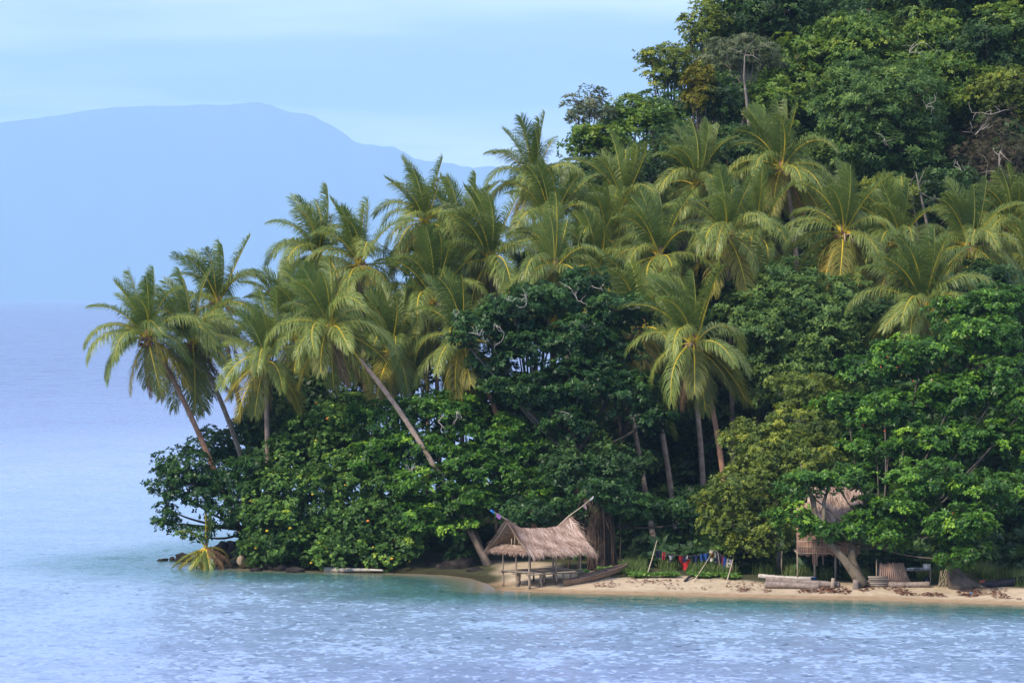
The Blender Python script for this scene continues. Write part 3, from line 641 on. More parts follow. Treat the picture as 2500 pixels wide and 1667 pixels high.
PALMS = [  # label, crown px, py, Y, base px, base Y, via (px,py) or None, options
 ('coconut palm leaning farthest out over the sea from the wooded point', 360, 822, 219, 612, 221, (455, 985), dict(seed=1, bark='palmtrunk_o', nn=5, dead=2, nuts='nut_brown')),
 ('leaning coconut palm tucked right behind the outermost leaning palm', 470, 838, 222, 660, 223, (560, 1025), dict(seed=2, dead=2, nn=4, nuts='nut_brown')),
 ('full crowned palm rising behind the two outermost leaning palms', 533, 742, 227, 665, 226, (580, 960), dict(seed=3, nn=3, dead=1, hang=4)),
 ('palm with long drooping lower fronds above the dark overhanging tree', 650, 882, 218, 662, 220, (652, 1040), dict(seed=4, nn=4, dead=1, hang=6)),
 ('slender palm whose bare curved trunk slants down to the right', 806, 803, 214.5, 1200, 213, (985, 1010), dict(seed=5, nn=8, nuts='nut_brown', dead=2, hang=5, r=.16)),
 ('palm with orange nuts stalk behind the slanting trunk palm', 878, 648, 225, 900, 224, None, dict(seed=6, nn=7, nuts='nut_brown', dead=1)),
 ('palm on the seaward edge with fronds against the far mountain', 778, 628, 231, 800, 231, None, dict(seed=7, nn=3, dead=0)),
 ('tall upright palm standing clear against the far mountain and sky', 1037, 548, 228, 1045, 227, None, dict(seed=8, nn=9, nuts='nut_brown', dead=1, hang=6)),
 ('highest palm beside the hill edge, seen against the white cloud', 1302, 442, 236, 1310, 236, None, dict(seed=9, nn=5, nuts='nut_brown', dead=0, hang=3)),
 ('palm with swept fronds between the tall upright palm and the hill', 1197, 636, 226, 1215, 225, None, dict(seed=10, nn=4, dead=1)),
 ('palm with green nuts just above the twiggy dark green tree', 1356, 655, 222, 1420, 216, (1395, 960), dict(seed=11, nn=9, nuts='nut_green', dead=0)),
 ('palm with a heavy brown nut cluster in the middle of the grove', 1612, 626, 226, 1722, 219, (1690, 900), dict(seed=12, nn=10, nuts='nut_brown', dead=0)),
 ('palm with yellow nuts above the round dome shaped tree', 1775, 578, 227, 1790, 228, None, dict(seed=13, nn=7, nuts='nut_yellow', dead=1, hang=6)),
 ('wind blown palm highest on the slope with its bare trunk below', 1908, 413, 240, 1965, 238, (1938, 560), dict(seed=14, nn=7, nuts='nut_yellow', dead=2, hang=5)),
 ('wide spreading palm with one brown hanging frond on the slope', 2060, 570, 230, 2080, 231, None, dict(seed=15, nn=5, nuts='nut_green', dead=1, hang=6)),
 ('palm carrying a cluster of bright orange coconuts', 2367, 604, 233, 2380, 233, None, dict(seed=16, nn=16, nuts='nut_orange', dead=0, hang=6)),
 ('palm partly hidden by the bright green broad leaved tree', 2254, 752, 221, 2270, 222, None, dict(seed=17, nn=4, nuts='nut_green', dead=0)),
 ('palm with a straight russet trunk beside the small leaved olive tree', 1693, 838, 213, 1790, 213, (1745, 1020), dict(seed=18, nn=9, nuts='nut_yellow', bark='palmtrunk_o', dead=1, hang=7)),
 ('palm with orange lower midribs behind the spreading tiered tree', 1132, 836, 218, 1330, 217, (1215, 1010), dict(seed=19, nn=6, nuts='nut_yellow', bark='palmtrunk_o', hang=7, dead=1)),
 ('short palm half hidden under the twiggy dark green tree', 1540, 985, 219, 1608, 212, (1572, 1170), dict(seed=20, nn=0, n=24, size=.85, dead=0)),
 ('palm squeezed between the twiggy tree and the russet trunk palm', 1562, 800, 221, 1660, 216, (1615, 1040), dict(seed=21, nn=4, dead=0)),
 ('bushy palm high on the slope below the tall dark tree', 1700, 455, 241, 1710, 241, None, dict(seed=22, nn=0, dead=0, hang=3)),
 ('low topped palm at the foot of the bright green hill shrubs', 1520, 500, 239, 1530, 239, None, dict(seed=23, nn=0, dead=0, hang=3)),
 ('palm in the shade behind the slanting bare trunk', 955, 862, 221, 975, 221, None, dict(seed=24, nn=0, dead=0, hang=5)),
 ('palm hemmed in behind the palm with green nuts', 1345, 545, 232, 1350, 232, None, dict(seed=25, nn=3, dead=0, hang=4)),
 ('palm at the far end of the grove next to the orange coconut palm', 2540, 665, 237, 2550, 237, None, dict(seed=26, nn=3, dead=0)),
 ('palm wedged between the green nut palm and the heavy brown nut palm', 1455, 665, 230, 1470, 230, None, dict(seed=29, nn=3, dead=0)),
 ('palm behind the yellow nut palm, below the wind blown palm', 1840, 590, 235, 1850, 235, None, dict(seed=30, nn=3, dead=1, nuts='nut_brown')),
 ('palm between the wide spreading palm and the orange coconut palm', 2190, 600, 238, 2200, 238, None, dict(seed=31, nn=0, dead=0)),
 ('palm low behind the drooping palm of the point', 720, 830, 226, 735, 226, None, dict(seed=32, nn=0, dead=0)),
 ('palm squeezed behind the tall upright palm, toward the hill', 1120, 600, 233, 1130, 233, None, dict(seed=33, nn=3, dead=0)),
 ('palm behind the orange coconut palm, by the dry vines', 2470, 560, 241, 2480, 241, None, dict(seed=34, nn=0, dead=0)),
 ('palm behind the heavy brown nut palm, hidden to its crown', 1480, 590, 233, 1490, 233, None, dict(seed=27, nn=3, dead=0)),
 ('palm filling the gap below the tall upright palm', 1060, 740, 224, 1075, 224, None, dict(seed=28, nn=3, dead=1, nuts='nut_brown')),
]
for (lab, cx, cy_, Y, bx_, by_, via, kw) in PALMS:
    palm(lab, P(cx, cy_, Y), PB(bx_, by_), P(via[0], via[1], (Y + by_) / 2) if via else None, **kw)
# stunted palm standing in the shallows
bp = P(505, 1392, 215.2)
sp = palm('stunted yellowing coconut palm standing in the shallow water off the point', P(503, 1338, 215.2), Vector((bp.x, bp.y, -.3)), None, n=1, nuts='nut_brown', nn=0, size=.45, seed=40, r=.16, group=None)
def shallow_palm_fronds():
    rel = np.array(P(503, 1338, 215.2)) - np.array(sp.location); rng = np.random.default_rng(6)
    for az, e0, g, Lf, ra, lf, lm in ((175, 86, .1, 2.0, 'rachis', 'palm_old', .42), (180, 58, 2.0, 2.1, 'rachis_up', 'palm', .6), (178, -12, .75, 2.25, 'rachis', 'palm', .6), (200, -26, .8, 2.1, 'rachis', 'palm_old', .65), (225, -38, .7, 1.7, 'rachis', 'palm', .6), (262, -48, .5, 1.35, 'rachis', 'palm_old', .7), (290, -45, .6, 1.5, 'rachis', 'palm', .65), (325, -30, .8, 1.7, 'rachis_dead', 'palm_dead', .6), (350, -16, 1.0, 1.75, 'rachis_dead', 'palm_dead', .55), (10, 10, 1.8, 1.5, 'rachis', 'palm_old', .5), (120, -25, .8, 1.9, 'rachis', 'palm', .6)):
        f = bpy.data.objects.new('frond', frond_mesh(rng, R(az), R(e0), g, .6, Lf, .05, [M[ra], LM[lf]], 46, lm)); COL.objects.link(f); f.parent = sp; f.location = tuple(rel)
shallow_palm_fronds()

# ------------------------------------------------------------------ trees along the shore
SH = 'broad leaved trees along the shore'
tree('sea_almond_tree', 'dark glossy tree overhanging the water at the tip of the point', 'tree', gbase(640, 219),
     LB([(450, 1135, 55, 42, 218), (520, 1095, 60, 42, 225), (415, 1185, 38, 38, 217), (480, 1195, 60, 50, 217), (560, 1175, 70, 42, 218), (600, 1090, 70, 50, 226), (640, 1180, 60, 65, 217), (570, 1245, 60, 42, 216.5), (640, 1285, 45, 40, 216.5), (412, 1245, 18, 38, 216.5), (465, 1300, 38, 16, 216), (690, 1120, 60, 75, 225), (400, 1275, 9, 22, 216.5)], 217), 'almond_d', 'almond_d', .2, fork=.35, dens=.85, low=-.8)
HG_ = 'flowering shrubs at the water edge'
def shrub(label, basepx, Y, items, flowers, kind='hibiscus', mat='hibiscus', group=HG_, dens=.92):
    lob = LB(items, Y); root = tree('hibiscus_shrub', label, 'shrub', gbase(basepx, Y + 1.5), lob, kind, mat, .12, fork=.25, low=-.6, group=group, dens=dens)
    rng = np.random.default_rng(basepx); b = np.array(root.location)
    V, F = ico(.11, 1, squash=(1, 1, .7)); me = build(V, F, None, None, 'flower', True); me.materials.append(M['flower'])
    me2 = build(V, F, None, None, 'flower', True); me2.materials.append(M['flower_o'])
    for i in range(flowers):
        c, r = lob[rng.integers(len(lob))]; d = nrm(rng.normal(size=3) + np.array([0, -1.2, .1])); o = bpy.data.objects.new('flower', me if rng.random() < .7 else me2); COL.objects.link(o)
        o.parent = root; o.location = tuple(c + d * r * 1.12 - b); s = rng.uniform(.6, 1.1); o.scale = (s, s, s)
    return root
shrub('flowering shrub hanging to the water beside the dark rocks', 690, 214.8, [(700, 1300, 90, 75), (640, 1350, 45, 30), (770, 1340, 70, 45, 214), (690, 1215, 80, 70, 216), (780, 1225, 80, 75, 215.5)], 12)
shrub('flowering shrub hanging to the water above the pale floating log', 890, 214.2, [(860, 1350, 75, 40, 213.4), (900, 1290, 90, 65), (960, 1220, 70, 65, 215), (860, 1200, 75, 70, 216), (995, 1325, 50, 48, 213.2), (940, 1365, 45, 25, 212.8)], 10)
shrub('tall flowering shrub under the drooping palm, with yellow blooms on top', 760, 218.5, [(740, 1120, 75, 65), (780, 1050, 70, 60), (700, 1020, 55, 45, 224), (840, 1120, 70, 60, 217.5), (850, 1010, 55, 50, 220), (920, 1100, 60, 60, 217.5)], 9)
tw = lambda px, py, Y, s: (*P(px, py, Y), s)
tree('spreading_tree', 'spreading tiered tree behind the hut with flat leaf layers', 'tree', gbase(1190, 213), LB([(960, 1020, 90, 40, 216), (1070, 1000, 90, 36, 216), (1180, 1055, 90, 40, 216), (1010, 1095, 90, 38, 215), (1110, 1135, 90, 42, 214.5), (1215, 1170, 75, 42, 214), (1045, 1200, 80, 48, 213.5), (1140, 1240, 75, 42, 213), (1265, 1105, 80, 42, 216), (1320, 1195, 70, 42, 214), (1010, 1270, 60, 42, 213), (920, 1130, 65, 50, 215.5), (1110, 1290, 45, 25, 212.5)], 215), 'almond', 'almond', .17, fork=.4,
     twigs=[tw(1115, 1005, 213.5, 1.3), tw(1070, 1030, 213.5, .9), tw(1080, 1180, 213, 1.2), tw(1000, 1150, 213, 1.0)], group=SH)
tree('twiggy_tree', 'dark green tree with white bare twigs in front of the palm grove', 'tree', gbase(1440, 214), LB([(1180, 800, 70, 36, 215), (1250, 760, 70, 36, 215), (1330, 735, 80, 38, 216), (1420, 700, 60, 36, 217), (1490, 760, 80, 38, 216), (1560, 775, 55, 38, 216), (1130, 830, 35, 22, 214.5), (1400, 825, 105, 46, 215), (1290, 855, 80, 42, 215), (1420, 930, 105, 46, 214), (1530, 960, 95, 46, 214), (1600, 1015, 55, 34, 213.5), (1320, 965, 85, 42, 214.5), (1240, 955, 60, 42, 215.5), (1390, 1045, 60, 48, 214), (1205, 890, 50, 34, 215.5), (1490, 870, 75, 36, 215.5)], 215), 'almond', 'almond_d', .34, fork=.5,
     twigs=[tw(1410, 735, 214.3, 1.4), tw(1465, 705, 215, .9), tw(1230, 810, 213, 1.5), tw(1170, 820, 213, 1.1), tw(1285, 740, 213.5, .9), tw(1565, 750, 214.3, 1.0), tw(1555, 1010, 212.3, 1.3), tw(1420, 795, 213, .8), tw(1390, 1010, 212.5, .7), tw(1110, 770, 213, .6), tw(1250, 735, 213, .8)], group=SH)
tree('low_tree', 'low leafy branches reaching behind the thatched hut', 'tree', gbase(1500, 211), LB([(1350, 1255, 80, 32, 207.5), (1460, 1225, 60, 36, 208), (1540, 1250, 70, 34, 208.5), (1640, 1248, 60, 28, 208.5), (1262, 1255, 42, 28, 208), (1690, 1270, 28, 24, 208), (1480, 1210, 70, 28, 205.3), (1400, 1150, 60, 40, 212), (1520, 1160, 60, 38, 213)], 208), 'almond', 'almond_d', .18, fork=.6, group=SH)
tree('small_leaved_tree', 'olive green small leaved tree by the leaning trunk at the beach', 'tree', gbase(1905, 203.5), LB([(1785, 1285, 62, 60, 203), (1830, 1200, 85, 65, 203), (1905, 1120, 95, 65, 204), (1840, 1085, 75, 50, 205), (1960, 1030, 85, 52, 205), (1990, 960, 65, 38, 206), (1890, 1285, 75, 52, 203), (1985, 1130, 75, 60, 203.5), (1748, 1240, 40, 38, 203), (1830, 1340, 55, 28, 202.5), (1950, 1220, 60, 50, 203.5), (1930, 950, 50, 30, 206)], 203.5), 'olive', 'olive', .17, 'palebark', fork=.42, lean=P(1868, 1270, 203.5), dens=1.1)
bl = tree('broad_leaved_tree', 'big bright green broad leaved tree spreading over the beach shelters', 'tree', gp(2104, 1435), LB([(2150, 905, 90, 33.6, 206), (2250, 870, 100, 40, 206), (2390, 825, 100, 44, 207), (2450, 740, 80, 33.6, 210), (2345, 765, 60, 34, 210), (2070, 1000, 80, 33.6, 205), (2180, 1000, 110, 40, 205), (2330, 970, 110, 44, 205), (2450, 930, 75, 48, 205), (2140, 1100, 100, 38.4, 204), (2285, 1080, 110, 40, 203.5), (2430, 1080, 90, 48, 204), (2205, 1250, 60, 44, 197), (2265, 1180, 90, 44, 198), (2350, 1290, 70, 49.6, 195), (2425, 1200, 80, 44, 197), (2175, 1320, 30, 38, 196), (2345, 1365, 42, 24, 194.5), (1955, 1190, 45, 32, 198), (2035, 1168, 62, 20, 198), (2108, 1262, 26, 36, 198), (2095, 1175, 40, 26, 198.5), (1990, 1285, 32, 14, 197.5), (2000, 1302, 50, 16, 197.5), (2075, 1300, 30, 24, 197.5), (2120, 1290, 40, 32, 198), (1930, 1270, 40, 32, 197.5), (2500, 1000, 60, 56, 204), (2560, 1150, 70, 56, 203)], 204), 'almond', 'almond', .0001, fork=.3, dens=1.1, thick=900)
# its forked trunk in the open
def forked():
    b = np.array(bl.location); rng = np.random.default_rng(8); mb = MB()
    pt = lambda px, py, Y: np.array(P(px, py, Y)) - b
    mb.tube([pt(2108, 1432, 196.6), pt(2095, 1410, 196.7), pt(2060, 1365, 196.9), pt(2025, 1325, 197.2), pt(2000, 1290, 197.4), pt(1988, 1255, 197.6), pt(1986, 1225, 197.9), pt(1975, 1195, 198.4), pt(1960, 1165, 199.4), pt(1955, 1130, 200.4)], [.42, .30, .22, .20, .19, .17, .15, .12, .08, .02], 9, wob=.1, rng=rng)
    mb.tube([pt(2005, 1300, 197.4), pt(2012, 1265, 197.7), pt(2012, 1225, 198.0), pt(2022, 1190, 198.6), pt(2040, 1130, 199.9)], [.13, .12, .10, .07, .015], 7, wob=.1, rng=rng)
    mb.tube([pt(2098, 1418, 196.9), pt(2080, 1370, 197.3), pt(2082, 1330, 197.7), pt(2092, 1300, 198.1), pt(2120, 1278, 199.2), pt(2150, 1235, 200.5)], [.36, .25, .23, .21, .14, .02], 9, wob=.1, rng=rng)
    mb.obj('forked_trunk', M['beachbark'], bl, smooth=True)
    V, F = ico(.065, 1); me = build(V, F, None, None, 'old_leaf', True); me.materials.append(M['redleaf'])
    lob = [(P(px, py, 204), 2.0) for px, py in ((2150, 905), (2330, 930), (2420, 1010), (2200, 1060), (2300, 1150), (2250, 1250))]
    for i in range(13):
        c, r = lob[i % 6]; o = bpy.data.objects.new('red_leaf', me); COL.objects.link(o); o.parent = bl
        d = nrm(rng.normal(size=3) + np.array([0, -1.3, .3])); o.location = tuple(np.array(c) + d * np.array([2.4, 2.2, 1.2]) - b); o.rotation_euler = tuple(rng.random(3) * 6); o.scale = (1, .5, 1.2)
forked()
tree('dome_tree', 'rounded dense dark green tree below the wide spreading palm', 'tree', gbase(1960, 227), auto_lobes(1775, 2115, 640, 1010, 226, 20, 5.0, 1.05, hollow=.72), 'dome', 'dull', .3, fork=.5, dens=.95)

# banyan with hanging roots behind the hut
def banyan():
    b = np.array(gbase(1465, 207)); rng = np.random.default_rng(21)
    root = empty('banyan_tree', b, 'brown trunk hung with aerial roots just behind the thatched hut', 'tree')
    mb = MB(); top = np.array(P(1440, 1200, 208))
    mb.tube(bez(b - [0, 0, .3], (b + top) / 2 + [.3, 0, 0], top, 10) - b, np.linspace(.85, .45, 10), 11, wob=.3, rng=rng)
    mb.obj('trunk', M['root'], root, smooth=True)
    for i in range(30):
        x = rng.normal(0, .6); y = rng.uniform(-.9, .5); zt = top[2] - b[2] + rng.uniform(-1.5, .6)
        m1 = MB(); xx = x * 1.1 + rng.normal(0, .25)
        m1.tube([(x * .9, y, zt), (xx + rng.normal(0, .05), y - .1, zt * .6), (xx + rng.normal(0, .08), y - .15, zt * .25), (xx * 1.15, y - .2, -.2)], [.02, .03, .035, .05], 5)
        m1.obj('aerial_root', M['root'], root, smooth=True)
    V, t = foliage(LB([(1440, 1160, 90, 40, 211), (1370, 1130, 60, 40, 212), (1510, 1120, 60, 40, 212)], 211), 'deep', rng)
    leaves_obj('crown', V - b, t, LM['deep'], root)
banyan()

# shaded trees standing inside the grove
UN = 'shaded trees inside the grove'
UL = ['shaded tree behind the tall flowering shrub with yellow blooms', 'shaded tree behind the slanting bare palm trunk', 'shaded tree right behind the spreading tiered tree', 'shaded tree behind the banyan roots and low leafy branches', 'shaded tree among bare trunks beside the banyan', 'shaded tree behind the russet trunk palm', 'shaded low tree behind the clothesline', 'shaded tree behind the olive small leaved tree', 'shaded tree behind the stilt house', 'shaded tree behind the dark tarred canoe', 'shaded tree between the dome tree and the bright broad leaved tree', 'leafy tree top behind the palms at the seaward edge', 'shaded tree behind the palm with green nuts', 'shaded tree behind the twiggy tree top', 'shaded tree between the brown nut palm and the dome tree', 'shaded tree behind the dark overhanging tree at the point', 'shaded tree below the orange coconut palm', 'leafy tree top behind the tall upright palm']
rng0 = np.random.default_rng(77)
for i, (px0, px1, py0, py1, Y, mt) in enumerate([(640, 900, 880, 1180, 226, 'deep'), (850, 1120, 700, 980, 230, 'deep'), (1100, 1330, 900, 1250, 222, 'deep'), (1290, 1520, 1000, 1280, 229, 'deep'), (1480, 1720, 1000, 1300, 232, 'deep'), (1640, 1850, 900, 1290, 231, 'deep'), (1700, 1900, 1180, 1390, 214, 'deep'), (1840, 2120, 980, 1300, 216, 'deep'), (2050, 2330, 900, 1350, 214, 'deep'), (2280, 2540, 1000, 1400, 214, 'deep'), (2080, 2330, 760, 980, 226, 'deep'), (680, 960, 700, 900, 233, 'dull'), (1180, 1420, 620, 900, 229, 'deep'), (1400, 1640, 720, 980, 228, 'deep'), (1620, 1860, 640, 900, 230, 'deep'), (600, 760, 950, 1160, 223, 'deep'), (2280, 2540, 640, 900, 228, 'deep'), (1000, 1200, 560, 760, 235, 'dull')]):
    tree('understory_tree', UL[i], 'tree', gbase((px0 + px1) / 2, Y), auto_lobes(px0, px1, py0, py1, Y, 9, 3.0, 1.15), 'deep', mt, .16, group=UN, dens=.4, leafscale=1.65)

# ------------------------------------------------------------------ forest on the hill
HT = 'forest trees on the steep hill'
def htree(label, px0, px1, py0, py1, Y, n, kind, mat, bark='bark', name='forest_tree', dens=.9, rs=1.0, r0=.22, depth=None, group=None, twigs=(), fill=.5, fork=.5, seed=0, hollow=.62):
    return tree(name, label, 'tree', gbase((px0 + px1) / 2, Y + 1), auto_lobes(px0, px1, py0, py1, Y, n, depth, rs, seed, hollow), kind, mat, r0, bark, group, dens, fork, twigs=twigs, fill=fill, thick=.45 if kind in ('sparse', 'greyolive') else 1.0)
htree('small airy tree with a thin pale trunk against the sky at the hill edge', 1368, 1500, 215, 330, 250, 9, 'sparse', 'greyolive', 'palebark', rs=.75, dens=.8, fill=.15, r0=.12, fork=.62)
htree('airy light olive tree on the skyline at the hill edge', 1545, 1730, 90, 250, 262, 14, 'sparse', 'olive', 'bark', rs=.75, dens=1.0, fill=.25)
htree('tall thin crowned olive tree beside the tall dark tree on the skyline', 1650, 1790, 5, 160, 266, 10, 'sparse', 'olive', 'bark', rs=.8, dens=1.0, fill=.25)
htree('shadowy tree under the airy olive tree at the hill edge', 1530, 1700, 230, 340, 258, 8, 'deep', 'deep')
htree('tall dark tree crowning the hilltop', 1730, 2040, -90, 200, 268, 16, 'deep', 'deep', r0=.35)
htree('bright green feathery tree at the lower hill edge by the cloud', 1370, 1560, 300, 420, 246, 12, 'fresh', 'fresh', rs=.95)
htree('bright green feathery tree under the small airy tree', 1470, 1660, 240, 345, 252, 11, 'fresh', 'fresh', rs=.95)
htree('deep green tree just behind the highest palm', 1340, 1600, 380, 560, 245, 11, 'deep', 'deep')
htree('mustard yellow vine covered tree on the hill', 1675, 1745, 155, 285, 254, 7, 'mustard', 'mustard', rs=1.0)
htree('grey green tree with a white trunk in the middle of the hill', 1700, 1930, 80, 190, 258, 12, 'greyolive', 'greyolive', 'palebark', rs=.85, dens=.9, fork=.75)
htree('dark tree left of the white trunk tree, under the mustard vine', 1690, 1830, 190, 330, 255, 9, 'deep', 'deep')
htree('leafy green tree right under the grey green tree', 1830, 1990, 190, 320, 256, 10, 'fresh', 'fresh', rs=.95)
htree('medium green round tree below the hilltop dark tree', 1950, 2220, 25, 250, 262, 15, 'fresh', 'fresh')
htree('large dull feathery tree in the middle of the hill slope', 1990, 2310, 130, 480, 252, 24, 'dull', 'dull', r0=.35, hollow=.72, twigs=[tw(2220, 130, 247, 2.0), tw(2260, 260, 247, 2.2), tw(2160, 340, 247, 1.6)])
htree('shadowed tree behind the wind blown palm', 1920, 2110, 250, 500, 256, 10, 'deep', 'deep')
htree('vine draped tree on the upper slope under the hilltop', 2200, 2400, 40, 200, 262, 12, 'fresh', 'fresh', rs=.95, twigs=[tw(2400, 80, 259, 1.6)])
htree('dark tree at the very top above the vine draped tree', 2180, 2460, -90, 60, 268, 12, 'deep', 'deep')
htree('bright leafy tree at the top right of the hill', 2400, 2560, 0, 190, 260, 10, 'fresh', 'fresh')
htree('olive leafed tree above the brown dry vines', 2370, 2560, 160, 310, 254, 12, 'olive', 'olive', rs=.95)
htree('tangle of brown dry vines hanging down the hill', 2330, 2560, 280, 520, 250, 14, 'brownvine', 'brownvine', name='vine_tangle', dens=.8, twigs=[tw(2380, 330, 246, 2.2), tw(2440, 400, 246, 2.4), tw(2350, 420, 246, 1.8), tw(2480, 480, 246, 2.0), tw(2420, 280, 246, 2.0)])
htree('slim pale trunked tree beside the brown dry vines', 2380, 2490, 470, 590, 243, 7, 'sparse', 'dull', 'palebark', fill=.3, fork=.8)
htree('bush with pale leaves between the two big slope palms', 2090, 2240, 420, 560, 244, 9, 'greyolive', 'olive', name='bush')
htree('dark bush behind the orange coconut palm', 2200, 2420, 420, 600, 246, 9, 'deep', 'deep', name='bush')
htree('dark round tree between the two airy hill edge trees', 1700, 1900, 300, 480, 250, 9, 'deep', 'deep')
htree('deep green tree low on the slope by the low topped palm', 1560, 1760, 320, 480, 248, 9, 'deep', 'deep')
# rest of the forest on the hill
rngh = np.random.default_rng(42); PROTO = {}
FT = ['dark green rounded filler tree in the hill forest', 'dull grey green rounded filler tree in the hill forest', 'fresh green rounded filler tree in the hill forest']
cells = [(px, Y) for Y in (256, 266, 277, 288) for px in range(1520, 2620, 150)]
for i, (px, Y) in enumerate(cells):
    px += rngh.uniform(-45, 45); yy = Y + rngh.uniform(-3, 3); b = gbase(px, yy)
    h = rngh.uniform(5.5, 8.5); w = rngh.uniform(2.6, 3.8)
    c = np.array(b) + np.array([0, 0, h * .68]); scr = 728 - (c[2] + h * .3 - CAM_H) / yy * FPX
    if px < 1750 and scr < 300: continue
    if scr < -260: continue
    lob = []
    for k in range(9):
        q = nrm(rngh.normal(size=3)) * .62; lob.append((c + q * np.array([w, w, h * .36]), np.array([w, w, h * .36]) * .52))
    if i % 6 not in PROTO:
        PROTO[i % 6] = (tree('hill_tree', FT[i % 3], 'tree', b, lob, 'deep', ['deep', 'dull', 'fresh'][i % 3], .2, 'bark', HT, .8), h)
    else:
        src, h0 = PROTO[i % 6]; o = src.copy(); COL.objects.link(o); o.location = b; o.rotation_euler = (0, 0, rngh.random() * 6.28); o.scale = (h / h0,) * 3
        for ch in list(src.children):
            c_ = ch.copy(); COL.objects.link(c_); c_.parent = o

def snag(label, pts, Y, r, seed, mat='greybark'):
    rng = np.random.default_rng(seed); b = np.array(gbase(pts[0][0], Y)); root = empty('bare_tree', b, label, 'tree')
    w = [np.array([0, 0, -.4])] + [np.array(P(px, py, Y)) - b for px, py in pts]; mb = MB(); mb.tube(w, np.linspace(r * .75, r * .12, len(w)), 7, wob=.12, rng=rng); mb.obj('trunk', M[mat], root, smooth=True)
    for k in range(4):
        q = w[rng.integers(len(w) // 2, len(w))]; d = nrm(rng.normal(size=3) * np.array([1.4, .5, 1]) + [0, 0, .5]); m1 = MB(); m1.tube([q, q + d * .6 + rng.normal(0, .1, 3), q + d * 1.3 + rng.normal(0, .2, 3)], [r * .22, r * .15, .01], 5); m1.obj('branch', M[mat], root, smooth=True)
snag('tall pale bare trunk standing before the brown dry vines', [(2448, 600), (2440, 540), (2450, 480), (2437, 420), (2441, 370)], 244, .17, 1)
snag('pale grey trunk leaning beside the bush with pale leaves', [(2268, 570), (2255, 510), (2243, 455), (2236, 420)], 243, .2, 2)
snag('second grey trunk close to the leaning pale grey trunk', [(2240, 560), (2230, 500), (2222, 450)], 243.5, .16, 3)
snag('white trunk rising through the middle of the hill forest', [(1828, 300), (1822, 240), (1816, 190), (1818, 135)], 252, .2, 4)
snag('thin pale trunk at the edge of the dry vines', [(2400, 610), (2406, 540), (2400, 470), (2412, 400)], 245, .1, 5)

# undergrowth: low bushes nobody could count, covering the hill and the floor of the grove
def undergrowth():
    rng = np.random.default_rng(90); n = 900
    x = rng.uniform(-15, 48, n); y = rng.uniform(200, 292, n); d = land_sd(x, y); pxv = 1250 + x / y * FPX
    ok = (d > np.where(x < -3, .8, 8)) & (pxv > 480) & (pxv < 2720); x, y = x[ok], y[ok]
    near = (y - np.interp(x, FX, FY)) < 20
    z = ground_z(x, y); lob = [(np.array([a, b, c + .35]), np.array([1, 1, .8]) * rng.uniform(.6, 1.3) * (0.75 if nr else 1.3)) for a, b, c, nr in zip(x, y, z, near)]
    V, t = foliage(lob, 'deep', rng, .22, -.1, .0, 2.1)
    o = leaves_obj('undergrowth', V, t, LM['deep'], None); prop(o, 'dark leafy undergrowth covering the hillside and grove floor', 'undergrowth', None, 'stuff')
undergrowth()

# grass and creepers behind the sand
def blades(name, label, cat, pts, h, w, mat, rng, bend=.4, per=1):
    n = len(pts); a = rng.random(n) * 6.28; hh = h * rng.uniform(.5, 1.2, n); d = np.stack([np.cos(a), np.sin(a), np.zeros(n)], -1); s = np.stack([-np.sin(a), np.cos(a), np.zeros(n)], -1) * (w / 2)
    up = np.array([0, 0, 1.0]); p1 = pts + up * hh[:, None] * .55 + d * (hh * bend * .3)[:, None]; p2 = pts + up * hh[:, None] + d * (hh * bend)[:, None]
    V = np.stack([pts - s, pts + s, p1 + s * .8, p2, p1 - s * .8], 1).reshape(-1, 3); o = np.arange(n)[:, None] * 5
    me = build(V, [o + np.array([[0, 1, 2, 4]]), o + np.array([[4, 2, 3]])], None, {'tint': ('FACE', np.clip(np.concatenate([rng.normal(.5, .2, n)] * 2), 0, 1))}, name)
    return prop(add(name, me, LM[mat]), label, cat, None, 'stuff')
def scatter(n, px0, px1, d0, d1, rng, clump=0.0):
    x = rng.uniform((px0 - 1250) / FPX * 200, (px1 - 1250) / FPX * 206, n); yf = np.interp(x, FX, FY); y = yf + rng.uniform(d0, d1, n)
    if clump != 0.0:
        k = np.sin(x * 1.7 + y * .6) + np.sin(x * .63 - y * 1.3) + .8 * np.sin(x * 3.7 + 1); ok = k > clump * rng.normal(.3, .5, n); x, y = x[ok], y[ok]
    return np.stack([x, y, ground_z(x, y)], -1)
rg = np.random.default_rng(12)
blades('grass', 'tall green grass behind the sand under the trees', 'grass', scatter(30000, 1520, 2520, 5.8, 14, rg, .4), .68, .04, 'grass', rg)
V_ = []
cp = scatter(5200, 1420, 1800, 5.0, 8.5, rg, .5)
def creeper():
    rng = rg; n = len(cp) * 4; p = np.repeat(cp, 4, 0) + rng.normal(0, .1, (n, 3)) * np.array([1, 1, .3]) + np.array([0, 0, .13]); a = rng.random(n) * 6.28; e = rng.uniform(.1, .9, n)
    d = np.stack([np.cos(a) * np.cos(e), np.sin(a) * np.cos(e), np.sin(e)], -1); s = np.stack([-np.sin(a), np.cos(a), np.zeros(n)], -1); L = rng.uniform(.12, .24, n)[:, None]
    V = np.stack([p, p + d * L * .5 + s * L * .4, p + d * L, p + d * L * .5 - s * L * .4], 1).reshape(-1, 3)
    o = leaves_obj('ground_creeper', V, rng.normal(.5, .2, n), LM['creeper'], None); prop(o, 'bright green creeper spreading over the top of the sand', 'creeper', None, 'stuff')
creeper()
